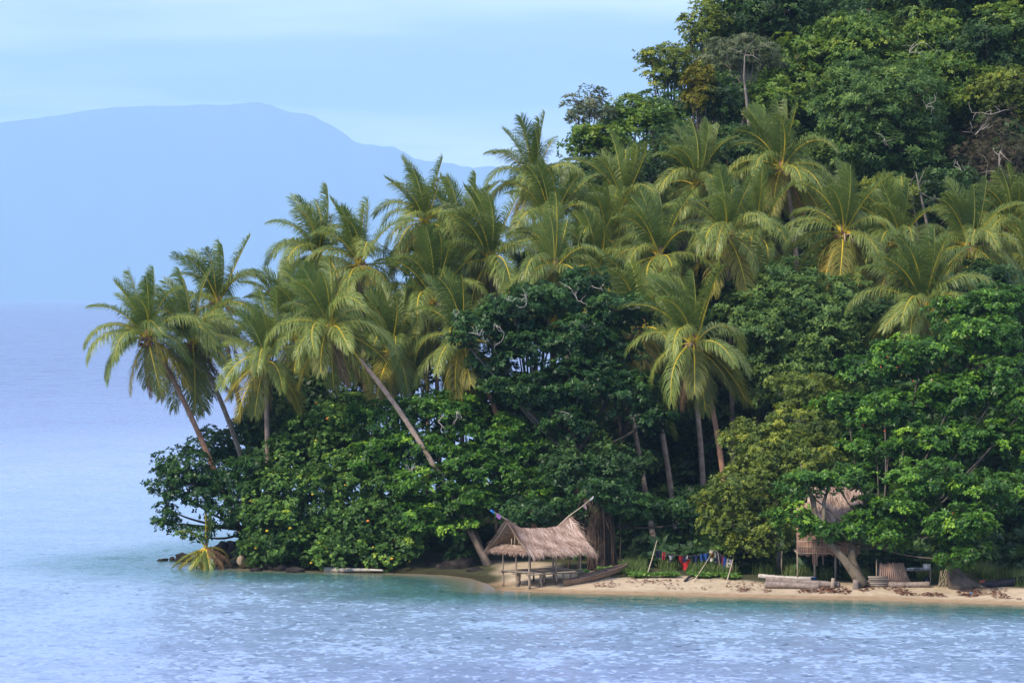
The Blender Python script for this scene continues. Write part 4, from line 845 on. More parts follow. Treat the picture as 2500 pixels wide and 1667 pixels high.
def litter():
    rng = rg; p = np.concatenate([scatter(1100, 1800, 2560, 1.5, 2.4, rng, -.2), scatter(1500, 1950, 2560, 2.2, 4.6, rng, -.2), scatter(700, 1450, 2000, 1.7, 4.5, rng, 1.2)])
    n = len(p); p[:, 2] += rng.uniform(.01, .06, n); a = rng.random(n) * 6.28; d = np.stack([np.cos(a), np.sin(a), rng.uniform(-.1, .35, n)], -1); s = np.stack([-np.sin(a), np.cos(a), rng.uniform(-.3, .3, n)], -1); L = rng.uniform(.10, .26, n)[:, None]
    V = np.stack([p, p + d * L * .5 + s * L * .3 + [0, 0, .02], p + d * L, p + d * L * .5 - s * L * .3 + [0, 0, .03]], 1).reshape(-1, 3)
    o = leaves_obj('leaf_litter', V, rng.normal(.5, .22, n), LM['litter'], None); prop(o, 'strip of reddish brown fallen leaves washed up along the sand', 'leaf litter', None, 'stuff')
litter()

# ------------------------------------------------------------------ thatched hut
def strands(u0, u1, rng, n, surf, ln, wd, ragged, lat=.25):
    """straws laid down the slope; surf(u, v) -> point and outward normal"""
    V, F, k = [], [], 0
    for i in range(n):
        u, v = rng.uniform(u0, u1), rng.uniform(-.02, 1.0); L = ln * rng.uniform(.5, 1.25)
        p, nn_ = surf(u, v); q, _ = surf(u + rng.normal(.04, lat) * L, v + L * .55); q = q + nn_ * rng.uniform(-.01, .10); p = p + nn_ * rng.uniform(.015, .07)
        if v + L * .55 > 1: q = q + np.array([0, 0, -1]) * rng.uniform(0, ragged)
        s = nrm(np.cross(q - p, nn_)) * wd * rng.uniform(.5, 1.3)
        m = (p + q) / 2 + nn_ * rng.uniform(0, .07)
        V += [p - s * .6, p + s * .6, m + s, m - s, q]; F.append(k); k += 5
    F = np.array(F)[:, None]; up_ = np.array(V).reshape(-1, 5, 3)[:, 0]; t = rng.normal(.5, .22, n) + .16 * np.sin(up_[:, 0] * 3.1 + up_[:, 2] * 9) + .12 * np.sin(up_[:, 0] * 7.3 - up_[:, 2] * 3)
    return build(np.array(V), [F + np.array([[0, 1, 2, 3]]), F + np.array([[3, 2, 4]])], None, {'tint': ('FACE', np.clip(np.concatenate([t, t]), 0, 1))}, 'straw')
def hut():
    ang = R(35); c0 = P(1292, 1441, 199.3); org = Vector((c0.x, c0.y, 0.0)); rng = np.random.default_rng(31)
    root = empty('thatched_hut', org, 'open stilt shelter with a sway backed palm thatch roof at the water edge', 'hut', None, ang)
    ca, sa = math.cos(ang), math.sin(ang)
    def g(x, y): return gz(org.x + ca * x - sa * y, org.y + sa * x + ca * y)
    Lx, Wy = 3.42, 2.5; x0, x1 = -.60, Lx + .22; xm, hl = (x0 + x1) / 2, (x1 - x0) / 2; yr = Wy / 2
    ridge = lambda x: 3.24 + .58 * abs((x - xm) / hl) ** 4.5
    eave = lambda x: 2.16 + .05 * abs((x - xm) / hl) ** 2 + .03 * math.sin(x * 5)
    def surf(sg):
        def f(u, v):
            def pt(u, v):
                sag = -.10 * math.sin(max(0, min(1, v)) * math.pi); y = yr + sg * v * (yr + .62); z = ridge(u) + (eave(u) - ridge(u)) * v + sag
                return np.array([u, y, z])
            p = pt(u, v); a = pt(u + .02, v) - p; b = pt(u, v + .02) - p; nn_ = nrm(np.cross(a, b)); return p, nn_ * (1 if nn_[2] > 0 else -1)
        return f
    # posts
    def post(x, y, top, r=.055, lean=(0, 0), foot=.18, name='post'):
        zb = g(x, y); mb = MB(); b = np.array([x + lean[0], y + lean[1], zb - .4]); t = np.array([x, y, top])
        pts = [b + (t - b) * s + (rng.normal(0, .012, 3) if 0 < s < 1 else 0) for s in (0, .25, .5, .75, 1)]
        o = mb.tube(pts, [r * 1.1, r * 1.05, r, r * .95, r * .9], 8, wob=.06, rng=rng).obj(name, M['post'], root, smooth=True)
        wet = MB(); a2 = b + (t - b) * ((.4 + foot + max(0, -zb)) / (top - zb + .4)); wet.tube([b, a2], [r * 1.14, r * 1.10], 8).obj('wet_foot', M['wetpost'], o, smooth=True)
    for x, y, ln in ((0, 0, (.03, 0)), (0, Wy, (.08, .05)), (0, Wy * .5, (.05, 0)), (Lx, 0, (.02, 0)), (Lx, Wy, (0, 0)), (Lx * .53, 0, (0, 0)), (Lx * .53, Wy, (0, 0))):
        post(x, y, 2.25, .06 if (x == 0 and y == 0) else .05, ln)
    pz = .92
    for x, y, r in ((.25, Wy * .55, .075), (.10, .10, .06), (.8, .05, .07), (1.25, .35, .05), (2.35, .12, .05), (2.85, .1, .045), (1.0, Wy - .2, .05), (2.0, Wy - .1, .05), (2.75, Wy - .1, .05), (1.75, 1.2, .05)):
        post(x, y, pz - .05, r, name='stilt')
    # platform
    for y in (-.06, Wy * .5, Wy + .06): MB().box((Lx / 2, y, pz - .07), (Lx / 2 + .22, .035, .04)).obj('beam', M['post'], root)
    for x in (.02, Lx * .5, Lx - .02): MB().box((x, Wy / 2, pz - .012), (.04, Wy / 2 + .15, .03)).obj('joist', M['post'], root)
    ny = 15
    for i in range(ny):
        y = -.08 + (Wy + .16) * (i + .5) / ny; MB().box((Lx / 2 + rng.normal(0, .03), y, pz + .03 + rng.normal(0, .006)), (Lx / 2 + .12 + rng.uniform(-.05, .08), (Wy + .16) / ny * .44, .011), Matrix.Rotation(rng.normal(0, .006), 3, 'Z')).obj('plank', M['plank'], root)
    for y in (-.02, Wy + .02): MB().tube([(x0 + .4, y, 2.12), (xm, y, 2.13), (x1 - .4, y, 2.12)], [.04, .045, .04], 7).obj('eave_pole', M['post'], root)
    for x in (0, Lx): MB().tube([(x, -.25, 2.2), (x, Wy + .25, 2.2)], .04, 7).obj('tie_beam', M['post'], root)
    # roof
    xs = np.linspace(x0, x1, 25); vsn = np.linspace(0, 1, 9)
    roof = None
    mb = MB()
    for sg in (-1, 1):
        f = surf(sg); up_, dn_ = [], []
        for x in xs:
            for v in vsn:
                p, n_ = f(x, v); up_.append(p); dn_.append(p - n_ * .07)
        a = len(vsn); i, j = np.meshgrid(np.arange(len(xs) - 1), np.arange(a - 1), indexing='ij'); Q = np.stack([i * a + j, (i + 1) * a + j, (i + 1) * a + j + 1, i * a + j + 1], -1).reshape(-1, 4)
        N0 = len(up_); mb.add(np.array(up_), Q if sg < 0 else Q[:, ::-1]); mb.add(np.array(dn_), Q[:, ::-1] if sg < 0 else Q)
    roof = mb.obj('roof', M['thatch_under'], root, smooth=True)
    for sg, n in ((-1, 5200), (1, 2200)):
        prop(add('thatch', strands(x0, x1, rng, n, surf(sg), .6, .017, .16), LM['straw'], roof), kind='stuff')
        prop(add('eave_fringe', strands(x0 - .04, x1 + .04, rng, 520, lambda u, v, sg=sg: surf(sg)(u, .86 + .16 * v), .3, .014, .20, .3), LM['straw'], roof), kind='stuff')
    # ridge bundles swept up to the poles
    for e, sx_ in ((x0, -1), (x1, 1)):
        V, F, k = [], [], 0
        for i in range(420):
            v = rng.random() ** 1.6; p, n_ = surf(rng.choice((-1, 1)))(e - sx_ * rng.uniform(.1, 1.0), v * .5); q = np.array([e + sx_ * rng.uniform(.0, .28), yr + rng.normal(0, .05) + (p[1] - yr) * .8, ridge(e) - v * .75 + rng.uniform(-.02, .12)])
            s = nrm(np.cross(q - p, n_)) * .012; p = p + n_ * .05; V += [p - s, p + s, q]; F.append([k, k + 1, k + 2]); k += 3
        prop(add('ridge_bundle', build(np.array(V), np.array(F), None, None, 'bundle'), M['thatch'], roof), kind='stuff')
    MB().tube([(x0 + .8, yr, ridge(x0 + .8) + .02), (x0 - .1, yr, ridge(x0) + .02), (x0 - .55, yr + .02, ridge(x0) + .26), (x0 - 1.05, yr, ridge(x0) + .52)], [.035, .03, .022, .012], 6).obj('ridge_pole', M['bamboo'], root)
    MB().tube([(x1 - .8, yr, ridge(x1 - .8) + .02), (x1 - .1, yr, ridge(x1) + .02), (x1 + .8, yr, ridge(x1) + .52), (x1 + 1.6, yr, ridge(x1) + 1.05)], [.035, .03, .022, .014], 6).obj('ridge_pole', M['bamboo'], root)
    # gable screen facing the point
    for i, y in enumerate((.62, .95, 1.32, 1.62)):
        top = 2.45 + (.62 if 0 < i < 3 else .28); MB().tube([(-.02, y, 2.2), (-.02, y + .02, top)], .022, 6).obj('gable_stick', M['bamboo'], root)
    MB().tube([(-.06, -.3, 2.36), (-.06, Wy + .3, 2.36)], .035, 6).obj('gable_rail', M['post'], root)
    def gs(u, v): return np.array([-.10 - .38 * v, u, 2.36 - .36 * v]), nrm(np.array([-.8, 0, .7]))
    gb = MB(); gb.box((-.28, Wy / 2, 2.19), (.012, Wy / 2 + .32, .24), Matrix.Rotation(R(46), 3, 'Y')); sk = gb.obj('gable_skirt', M['thatch_under'], root)
    prop(add('skirt_thatch', strands(-.42, Wy + .42, rng, 900, gs, .5, .012, .2, .2), LM['straw'], sk), kind='stuff')
    for sg in (-1, 1):          # gable edge poles
        f = surf(sg); pts = [f(x0 + .05, v)[0] - np.array([0, 0, .09]) for v in (0, .3, .6, .98)]; MB().tube(pts, .03, 6).obj('barge_pole', M['post'], root)
        for xx in (.5, 1.6, 2.7): MB().tube([f(xx, v)[0] - np.array([0, 0, .10]) for v in (.02, .5, .97)], .025, 5).obj('rafter', M['post'], root)
    return root, org, ang, (x0, x1, yr, ridge)
HUT, horg, hang_, (hx0, hx1, hyr, hridge) = hut()
def hut_world(x, y, z):
    return Vector((horg.x + math.cos(hang_) * x - math.sin(hang_) * y, horg.y + math.sin(hang_) * x + math.cos(hang_) * y, z))
def flag(name, label, c, w, h, mat, seed, tri=False, rz=0.0, tilt=0.0):
    rng = np.random.default_rng(seed); nx, nz = 7, 6; V = []
    ph = rng.random() * 6
    for k, off in enumerate((-.006, .006)):
        for i in range(nx):
            for j in range(nz):
                u, v = i / (nx - 1), j / (nz - 1); ww = (1 - v * .75) if tri else (1 - .25 * v * rng.random())
                V.append(((u - .5) * w * ww, off + .05 * w * math.sin(u * 5 + ph + v * 2), -v * h * (1 + .1 * math.sin(u * 7 + ph))))
    n = nx * nz; i, j = np.meshgrid(np.arange(nx - 1), np.arange(nz - 1), indexing='ij'); Q = np.stack([i * nz + j, (i + 1) * nz + j, (i + 1) * nz + j + 1, i * nz + j + 1], -1).reshape(-1, 4)
    rim = [i * nz for i in range(nx)] + [(nx - 1) * nz + j for j in range(1, nz)] + [i * nz + nz - 1 for i in range(nx - 2, -1, -1)] + [j for j in range(nz - 2, 0, -1)]
    E = np.array([[rim[a], rim[(a + 1) % len(rim)], rim[(a + 1) % len(rim)] + n, rim[a] + n] for a in range(len(rim))])
    o = add(name, build(V, [Q, Q[:, ::-1] + n, E], None, None, name, True), M[mat], None, c); o.rotation_euler = (0, tilt, rz); return prop(o, label, 'flag')
flag('flag', 'pink cloth tied to the hut ridge pole on the point side', hut_world(hx0 - .5, hyr, hridge(hx0) + .28), .34, .22, 'pinkflag', 1, tilt=R(25), rz=hang_)
flag('flag', 'blue cloth strip knotted at the tip of the hut ridge pole', hut_world(hx0 - .92, hyr, hridge(hx0) + .50), .34, .12, 'blueflag', 2, tilt=R(30), rz=hang_)
flag('flag', 'faded pink triangular cloth on the hut ridge pole toward the trees', hut_world(hx1 + .95, hyr, hridge(hx1) + .62), .24, .30, 'paleflag', 3, True, tilt=R(-30), rz=hang_)
flag('flag', 'white cloth wrapped round the end of the hut ridge pole', hut_world(hx1 + 1.42, hyr, hridge(hx1) + .97), .34, .10, 'whiteflag', 4, tilt=R(-38), rz=hang_)

# ------------------------------------------------------------------ beach things
def hull(name, label, a, b, w, h, mat, cat='canoe', tip=None, roll=0.0, bow=.25):
    """dugout hull between two ends, open on top"""
    a, b = Vector(a), Vector(b); d = b - a; L = d.length; n, m = 25, 9; V = []
    for k, (sc, up) in enumerate(((1.0, 0), (.82, .03))):
        for i in range(n):
            t = i / (n - 1); s = max(.03, (1 - abs(2 * t - 1) ** 2.6)) ** .75; rise = bow * h * abs(2 * t - 1) ** 3
            for j in range(m):
                q = -math.pi / 2 * .99 + math.pi * .99 * j / (m - 1); V.append(((t - .5) * L * (1 if k == 0 else .96), math.sin(q) * w / 2 * s * sc, -math.cos(q) * h * (.45 + .55 * s) * sc + rise + h * .5))
    N0 = n * m; i, j = np.meshgrid(np.arange(n - 1), np.arange(m - 1), indexing='ij'); Q = np.stack([i * m + j, i * m + j + 1, (i + 1) * m + j + 1, (i + 1) * m + j], -1).reshape(-1, 4)
    rim = [i * m for i in range(n)]; rim2 = [i * m + m - 1 for i in range(n)]
    E = np.array([[rim[i], rim[i] + N0, rim[i + 1] + N0, rim[i + 1]] for i in range(n - 1)] + [[rim2[i], rim2[i + 1], rim2[i + 1] + N0, rim2[i] + N0] for i in range(n - 1)] + [[j, j + 1, j + 1 + N0, j + N0] for j in range(m - 1)] + [[(n - 1) * m + j, (n - 1) * m + j + N0, (n - 1) * m + j + 1 + N0, (n - 1) * m + j + 1] for j in range(m - 1)])
    root = empty(name, (a + b) / 2, label, cat); root.rotation_mode = 'QUATERNION'; root.rotation_quaternion = Vector((1, 0, 0)).rotation_difference(d.normalized()) @ Quaternion((1, 0, 0), roll)
    add('hull', build(V, [Q, Q[:, ::-1] + N0, E], None, None, 'hull', True), M[mat], root)
    for t in (-.22, .2): MB().box((t * L, 0, h * .40), (.05, w * .44, .018)).obj('thwart', M[mat], root)
    if tip: MB().tube([(-L * .5 - .02, 0, h * .62), (-L * .5 + .25, 0, h * .5)], [.05, .13], 8).obj('bow_tip', M[tip], root, smooth=True)
    return root
hull('dugout_canoe', 'long weathered brown dugout canoe lying on the sand beside the thatched hut', gp(1375, 1433, .10), gp(1531, 1404, .42), .56, .42, 'canoe', roll=R(15), bow=.1)
hull('dugout_canoe', 'dark tarred dugout canoe with a reddish bow drawn up under the trees', gp(2395, 1438, .14), gp(2512, 1427, .22), .55, .42, 'canoe_dark', tip='canoe_tip', roll=R(-18))
def logobj(name, label, a, b, r, mat, cat='log', seed=0, group=None, notch=True, r2=None):
    rng = np.random.default_rng(seed); a, b = np.array(tuple(a)), np.array(tuple(b)); n = max(8, int(np.linalg.norm(b - a) / .09)); t = np.linspace(0, 1, n)[:, None]
    pts = a + (b - a) * t + np.stack([np.zeros(n), np.zeros(n), .05 * np.sin(t[:, 0] * 3 + seed)], -1); rad = np.linspace(r, r2 or r * .85, n) * (1 + (.10 * (np.arange(n) % 2) if notch else 0) + rng.normal(0, .03, n)); c = (a + b) / 2
    V, F = tube(pts - c, rad, 10, .08, rng); return prop(add(name, build(V, F, None, None, name, True), M[mat], None, tuple(c)), label, cat, group)
logobj('palm_log', 'ringed palm log lying at the front edge of the sand by the leaning tree', gp(1868, 1436, .15), gp(2000, 1438, .15), .17, 'log', seed=1)
logobj('palm_log', 'ringed palm log lying just behind the front ringed log', gp(1872, 1428, .22), gp(2050, 1433, .18), .18, 'log', seed=2)
logobj('pale_log', 'short pale log behind the leaning trunk at the beach', gp(1853, 1413, .14), gp(1990, 1418, .14), .13, 'log_pale', seed=3)
logobj('dark_log', 'dark log lying in front of the leaning brown sheet', gp(2170, 1432, .14), gp(2270, 1434, .14), .17, 'log', seed=4)
logobj('floating_log', 'pale bleached log floating at the bank below the shrubs', P(793, 1388, 213.2), P(935, 1394, 211.4), .17, 'log_pale', seed=5, notch=False, r2=.05)
logobj('driftwood', 'black driftwood stick on the sand by the clothesline', gp(1672, 1420, .06), gp(1690, 1411, .10), .07, 'soot', 'driftwood', seed=6)
for i, (px, py, h, r, lab) in enumerate(((2089, 1438, .5, .16, 'grey cut stump at the foot of the forked tree'), (2033, 1436, .55, .10, 'slim cut post at the end of the ringed logs'))):
    b = gp(px, py); rng = np.random.default_rng(i); mb = MB(); mb.tube([(0, 0, -.2), (0, 0, h * .3), (0.02, 0, h)], [r * 1.25, r, r * .92], 10, wob=.1, rng=rng); prop(mb.obj('stump', M['log'] if i == 0 else M['post'], None, b, True), lab, 'stump')
# palm stump on the right with flared base
b = gp(2325, 1434); mb = MB(); mb.tube([(.55, 0, -.3), (.28, 0, .25), (.05, 0, .75), (-.08, .05, 1.2), (-.1, .15, 1.7), (-.05, .3, 2.3)], [.95, .62, .40, .32, .28, .2], 12, wob=.1, rng=np.random.default_rng(4))
rt = empty('dark_tree', b, 'dark trunk with a flared base beside the cut yellow stems', 'tree'); mb.obj('trunk', M['bark'], rt, smooth=True)
V, t = foliage(LB([(2330, 1345, 55, 32, 196.5), (2290, 1330, 40, 30, 197), (2385, 1320, 50, 36, 197)], 197), 'deep', np.random.default_rng(9)); leaves_obj('crown', V - np.array(b), t, LM['deep'], rt)
def stems():
    b = gp(2300, 1432); rng = np.random.default_rng(14); root = empty('cut_stems', b, 'bundle of yellowish cut stems leaning by the dark flared trunk', 'stems')
    for i in range(13):
        x = rng.uniform(-.3, .25); MB().tube([(x, rng.uniform(-.1, .1), -.05), (x + rng.uniform(.05, .5), rng.uniform(-.1, .1), rng.uniform(.5, 1.0))], [.022, .015], 5).obj('stem', M['bamboo'], root)
stems()

# stilt house behind the forked tree
def stilt_house():
    rng = np.random.default_rng(61); b = gp(1995, 1416); root = empty('stilt_house', b, 'raised house with woven wall and thatched roof half hidden behind the forked tree', 'house')
    k = b.y / FPX
    loc = lambda px, py, dy=0.0: np.array(P(px, py, b.y + dy)) - np.array(b)
    for px, dy in ((1947, 0), (1990, .1), (2011, .9), (2040, 0), (2051, .8), (1966, 3), (2030, 3), (1911, 2.6), (2085, .2)):
        lo, hi = loc(px, 1418, dy), loc(px + rng.uniform(-2, 2), 1345, dy); lo[2] = gz(b.x + lo[0], b.y + dy) - b.z - .3
        MB().tube([lo, (lo + hi) / 2 + rng.normal(0, .02, 3), hi], .065 if px in (1990, 2011, 2040) else .04, 7).obj('stilt', M['post'], root, smooth=True)
    zf, zt = loc(0, 1352)[2], loc(0, 1316)[2]; xa, xb = loc(1948, 0)[0], loc(2100, 0)[0]
    n = 34
    for i in range(n):      # wall of split bamboo strips, ragged at the bottom
        x = xa + (xb - xa) * (i + .5) / n; drop = rng.uniform(0, .14) + (.5 if 7 < i < 11 else 0); tp = zt - (.32 if i < 5 else 0)
        MB().box((x, -.12 + rng.normal(0, .008), (tp + zf - drop) / 2), ((xb - xa) / n * .47, .008, (tp - zf + drop) / 2)).obj('wall_strip', M['woven'], root)
    for z in (zt - .1, (zt + zf) / 2, zf + .05): MB().tube([(xa - .05, -.15, z), (xb + .05, -.15, z + .02)], .016, 5).obj('batten', M['bamboo'], root)
    MB().box(((xa + xb) / 2, 1.6, zf + .02), ((xb - xa) / 2, 1.65, .04)).obj('floor', M['plank'], root)
    MB().box(((xa + xb) / 2, 1.2, (zt + zf) / 2 + .9), ((xb - xa) / 2 - .04, .02, 1.4)).obj('inner_wall', M['woven'], root)
    # roof slope
    pA, pB, pC, pD = loc(1975, 1190, 1.6), loc(2100, 1190, 1.6), loc(2108, 1290, -.5), loc(1965, 1295, -.5)
    def surf(u, v): p = (pA * (1 - u) + pB * u) * (1 - v) + (pD * (1 - u) + pC * u) * v; return p, nrm(np.array([0, -.75, .65]))
    V = np.array([pA, pB, pC, pD]); nn_ = np.array([0, -.75, .65]) * .07; VV = np.concatenate([V, V - nn_]); Q = np.array([[0, 3, 2, 1], [4, 5, 6, 7], [0, 1, 5, 4], [1, 2, 6, 5], [2, 3, 7, 6], [3, 0, 4, 7]])
    rf = add('roof', build(VV, Q, None, None, 'roof'), M['thatch_under'], root)
    prop(add('thatch', strands(0, 1, rng, 2300, surf, .5, .014, .25, .12), LM['straw'], rf), kind='stuff')
    V2 = np.array([pA, pB, pB + [0, 3.4, -1.8], pA + [0, 3.4, -1.8]]); VV = np.concatenate([V2, V2 - [0, 0, .07]]); add('rear_roof', build(VV, Q, None, None, 'rear'), M['thatch_under'], root)
stilt_house()
def lean_to():
    b = gp(2190, 1428); rng = np.random.default_rng(71); root = empty('sheet_shelter', b, 'leaning brown bark wall with sticks beside the forked tree', 'shelter')
    loc = lambda px, py, dy=0.0: np.array(P(px, py, b.y + dy)) - np.array(b)
    p = [loc(2142, 1424, 0), loc(2224, 1424, 0), loc(2206, 1374, .5), loc(2146, 1374, .5)]; n = np.array([0, .02, 0]); Q = np.array([[0, 1, 2, 3], [7, 6, 5, 4], [0, 4, 5, 1], [1, 5, 6, 2], [2, 6, 7, 3], [3, 7, 4, 0]])
    for i in range(15):
        f0, f1 = i / 15, (i + 1) / 15 - .006; q = [p[0] * (1 - f0) + p[1] * f0, p[0] * (1 - f1) + p[1] * f1, p[3] * (1 - f1) + p[2] * f1, p[3] * (1 - f0) + p[2] * f0]; dy_ = rng.normal(0, .008); dz_ = rng.uniform(-.05, .05); q = [a + np.array([0, dy_, dz_ if k > 1 else 0]) for k, a in enumerate(q)]
        add('bark_strip', build(np.array(q + [a + n for a in q]), Q, None, None, 'sheet'), M['board'], root)
    for a, c in (((2225, 1424), (2193, 1373)), ((2218, 1424), (2186, 1373)), ((2140, 1424), (2140, 1365)), ((2150, 1424), (2149, 1390))): MB().tube([loc(*a, -.08), loc(*c, .4)], .022 if a[0] > 2200 else .035, 6).obj('stick', M['post'], root)
    # low stack of boards in front
    b2 = gp(2143, 1432); r2 = empty('board_stack', b2, 'low stack of grey boards in front of the leaning brown sheet', 'boards')
    for i in range(5): MB().box((rng.normal(0, .03), rng.normal(0, .02), .07 + i * .11), (.56 - .015 * i, .16, .048), Matrix.Rotation(rng.normal(0, .02), 3, 'Z')).obj('board', M['plank'], r2)
lean_to()
def table():
    b = gp(2240, 1425); root = empty('stick_table', b, 'rough stick table carrying white dishes under the trees', 'table'); rng = np.random.default_rng(5)
    for i in range(7): MB().box((0, -.3 + i * .1, .74 + rng.normal(0, .006)), (.78, .042, .018)).obj('slat', M['plank'], root)
    for x, y in ((-.66, -.28), (.66, -.28), (-.66, .28), (.66, .28)): MB().tube([(x, y, -.2), (x * 1.02, y, .73)], .03, 6).obj('leg', M['post'], root)
    V, F = ico(.13, 2, squash=(1, 1, .45))
    for i, (x, s, mt, lab) in enumerate(((-.5, .8, 'white', 'white dish at the end of the stick table by the brown sheet'), (-.28, 1.0, 'white', 'second white dish on the stick table'), (-.02, 1.1, 'grey', 'upturned grey tin basin on the stick table'), (.16, .9, 'white', 'white bowl next to the white container on the stick table'))):
        mb = MB(); a = np.linspace(0, 1, 6); prof = [(.05, 0), (.07, .015), (.13, .06), (.15, .11), (.14, .11), (.11, .05), (.04, .02)]
        n = 14; W = np.array([[r_ * s * math.cos(q * 6.2832 / n), r_ * s * math.sin(q * 6.2832 / n), z_ * s] for r_, z_ in prof for q in range(n)]); K = len(prof)
        Q = np.array([[i_ * n + j, i_ * n + (j + 1) % n, (i_ + 1) * n + (j + 1) % n, (i_ + 1) * n + j] for i_ in range(K - 1) for j in range(n)]); mb.add(W, Q)
        prop(mb.obj('dish', M[mt], None, Vector(b) + Vector((x, -.1 + .05 * (i % 2), .757)), True), lab, 'dish')
    mb = MB(); mb.box((0, 0, .14), (.19, .12, .14)); mb.box((0, 0, .295), (.20, .13, .015)); prop(mb.obj('container', M['white'], None, Vector(b) + Vector((.5, 0, .757))), 'white box shaped container on the end of the stick table', 'container')
    mb = MB(); mb.tube([(0, 0, 0), (0, 0, .3), (0, 0, .36)], [.2, .24, .12], 12); prop(mb.obj('cooking_pot', M['soot'], None, Vector(b) + Vector((.55, .05, 0)), True), 'sooty black pot standing under the stick table', 'pot')
table()
def bucket(name, label, p, r, h, mat, cat):
    n = 16; prof = [(0, 0), (r * .8, 0), (r, h), (r * 1.06, h), (r * 1.06, h * .93), (r * .95, h * .96), (r * .75, .03), (0, .03)]
    W = np.array([[a * math.cos(q * 6.2832 / n), a * math.sin(q * 6.2832 / n), z] for a, z in prof for q in range(n)]); Q = np.array([[i * n + j, i * n + (j + 1) % n, (i + 1) * n + (j + 1) % n, (i + 1) * n + j] for i in range(len(prof) - 1) for j in range(n)])
    prop(add(name, build(W, Q, None, None, name, True), M[mat], None, p), label, cat)
bucket('bucket', 'blue plastic bucket standing behind the ringed logs', gp(1987, 1421), .17, .26, 'bluepl', 'bucket')
bucket('bucket', 'small pale blue plastic tub lying among the fallen leaves', gp(2371, 1452), .09, .12, 'paleblue', 'tub')

# clothesline
def clothesline():
    rng = np.random.default_rng(81)
    A0, A1 = gp(1577, 1411), P(1604, 1318, 204.2); B0, B1 = gp(1692, 1421), P(1745, 1338, 204.4); C0, C1 = gp(1772, 1427), P(1797, 1333, 204.0)
    root = empty('clothesline', A0, 'clothesline strung between leaning bamboo poles on the grass', 'clothesline'); b = np.array(A0)
    for lo, hi in ((A0, A1), (B0, B1), (C0, C1)):
        lo, hi = np.array(lo), np.array(hi); d = hi - lo; MB().tube([lo - d * .08 - b, (lo + hi) / 2 + np.array([.03, 0, 0]) - b, hi - b], [.032, .028, .02], 7).obj('pole', M['bamboo'], root, smooth=True)
    hooks = [np.array(A0) + (np.array(A1) - np.array(A0)) * .76, np.array(P(1680, 1357, 204.0)), np.array(B0) + (np.array(B1) - np.array(B0)) * .95, np.array(C0) + (np.array(C1) - np.array(C0)) * .62]
    hooks[1][1] = (hooks[0][1] + hooks[2][1]) / 2; hooks[1] = np.array(P(1675, 1356.5, hooks[1][1]))
    line = np.concatenate([bez(hooks[0], 2 * hooks[1] - .5 * (hooks[0] + hooks[2]), hooks[2], 24), bez(hooks[2], (hooks[2] + hooks[3]) / 2 - [0, 0, .08], hooks[3], 10)[1:]])
    MB().tube(line - b, .009, 5).obj('line', M['rope'], root)
    seg = np.concatenate([[0], np.cumsum(np.linalg.norm(np.diff(line, axis=0), axis=1))]); tot = seg[-1]
    def at(f): s = f * tot; return np.array([np.interp(s, seg, line[:, k]) for k in range(3)])
    def cloth(f, w, h, c, label, cat, name, shape='rect', patch=None):
        w *= 1.22; h *= 1.2
        p = at(f); q = at(min(1, f + .01)); ang = math.atan2(q[1] - p[1], q[0] - p[0]); nx, nz = 13, 9; ph = rng.random() * 6; V = []
        for off in (-.012, .012):
            for i in range(nx):
                for j in range(nz):
                    u, v = i / (nx - 1), j / (nz - 1); x = (u - .5) * w; z = -v * h
                    if shape == 'shirt': x *= (1.0 if v < .38 else .68); z *= (1 if abs(u - .5) < .36 else .42 / 1)
                    if shape == 'sag': z *= .45 + .55 * math.sin(u * math.pi) + .12 * math.sin(u * 9 + ph)
                    if shape == 'pants': z *= (.30 if abs(u - .5) < .06 else 1)
                    V.append((x + .02 * math.sin(v * 4 + ph), off + .045 * math.sin(u * 11 + ph) * (.3 + v), z + .015 + .015 * math.sin(u * 8 + ph)))
        n = nx * nz; i, j = np.meshgrid(np.arange(nx - 1), np.arange(nz - 1), indexing='ij'); Q = np.stack([i * nz + j, (i + 1) * nz + j, (i + 1) * nz + j + 1, i * nz + j + 1], -1).reshape(-1, 4)
        rim = [i * nz for i in range(nx)] + [(nx - 1) * nz + j for j in range(1, nz)] + [i * nz + nz - 1 for i in range(nx - 2, -1, -1)] + [j for j in range(nz - 2, 0, -1)]
        E = np.array([[rim[a], rim[(a + 1) % len(rim)], rim[(a + 1) % len(rim)] + n, rim[a] + n] for a in range(len(rim))])
        fold = np.ones(len(Q) * 2 + len(E), int) * 0
        if patch:
            cx = (Q // nz).mean(1) / (nx - 1); cz = (Q % nz).mean(1) / (nz - 1); hit = patch[1](cx, cz); fold[:len(Q)] = hit; fold[len(Q):2 * len(Q)] = hit
        me = build(V, [Q, Q[:, ::-1] + n, E], fold, None, name, True); me.materials.append(plain('cloth_' + label[:18].replace(' ', '_'), c, .9))
        if patch: me.materials.append(plain('print_' + label[:18].replace(' ', '_'), patch[0], .9))
        o = bpy.data.objects.new(name, me); COL.objects.link(o); o.location = tuple(p); o.rotation_euler = (0, 0, ang); prop(o, label, cat, 'washing on the clothesline')
    rect = lambda a, b_, c_, d_: (lambda x, z: ((x > a) & (x < b_) & (z > c_) & (z < d_)).astype(int))
    cloth(.045, .26, .34, (.015, .018, .04), 'black cloth at the end of the line by the lone pole', 'cloth', 'cloth')
    cloth(.095, .14, .36, (.30, .03, .04), 'narrow dark red cloth between black cloth and grey shirt', 'cloth', 'cloth')
    cloth(.165, .42, .36, (.05, .05, .06), 'dark shirt with a pale grey print on the line', 'shirt', 'shirt', 'shirt', ((.35, .35, .35), rect(.28, .72, .25, .7)))
    cloth(.30, .52, .62, (.48, .03, .03), 'red shirt sagging lowest on the line with a white print', 'shirt', 'shirt', 'sag', ((.02, .022, .05), lambda x, z: ((z < .45) & (x > .3)).astype(int)))
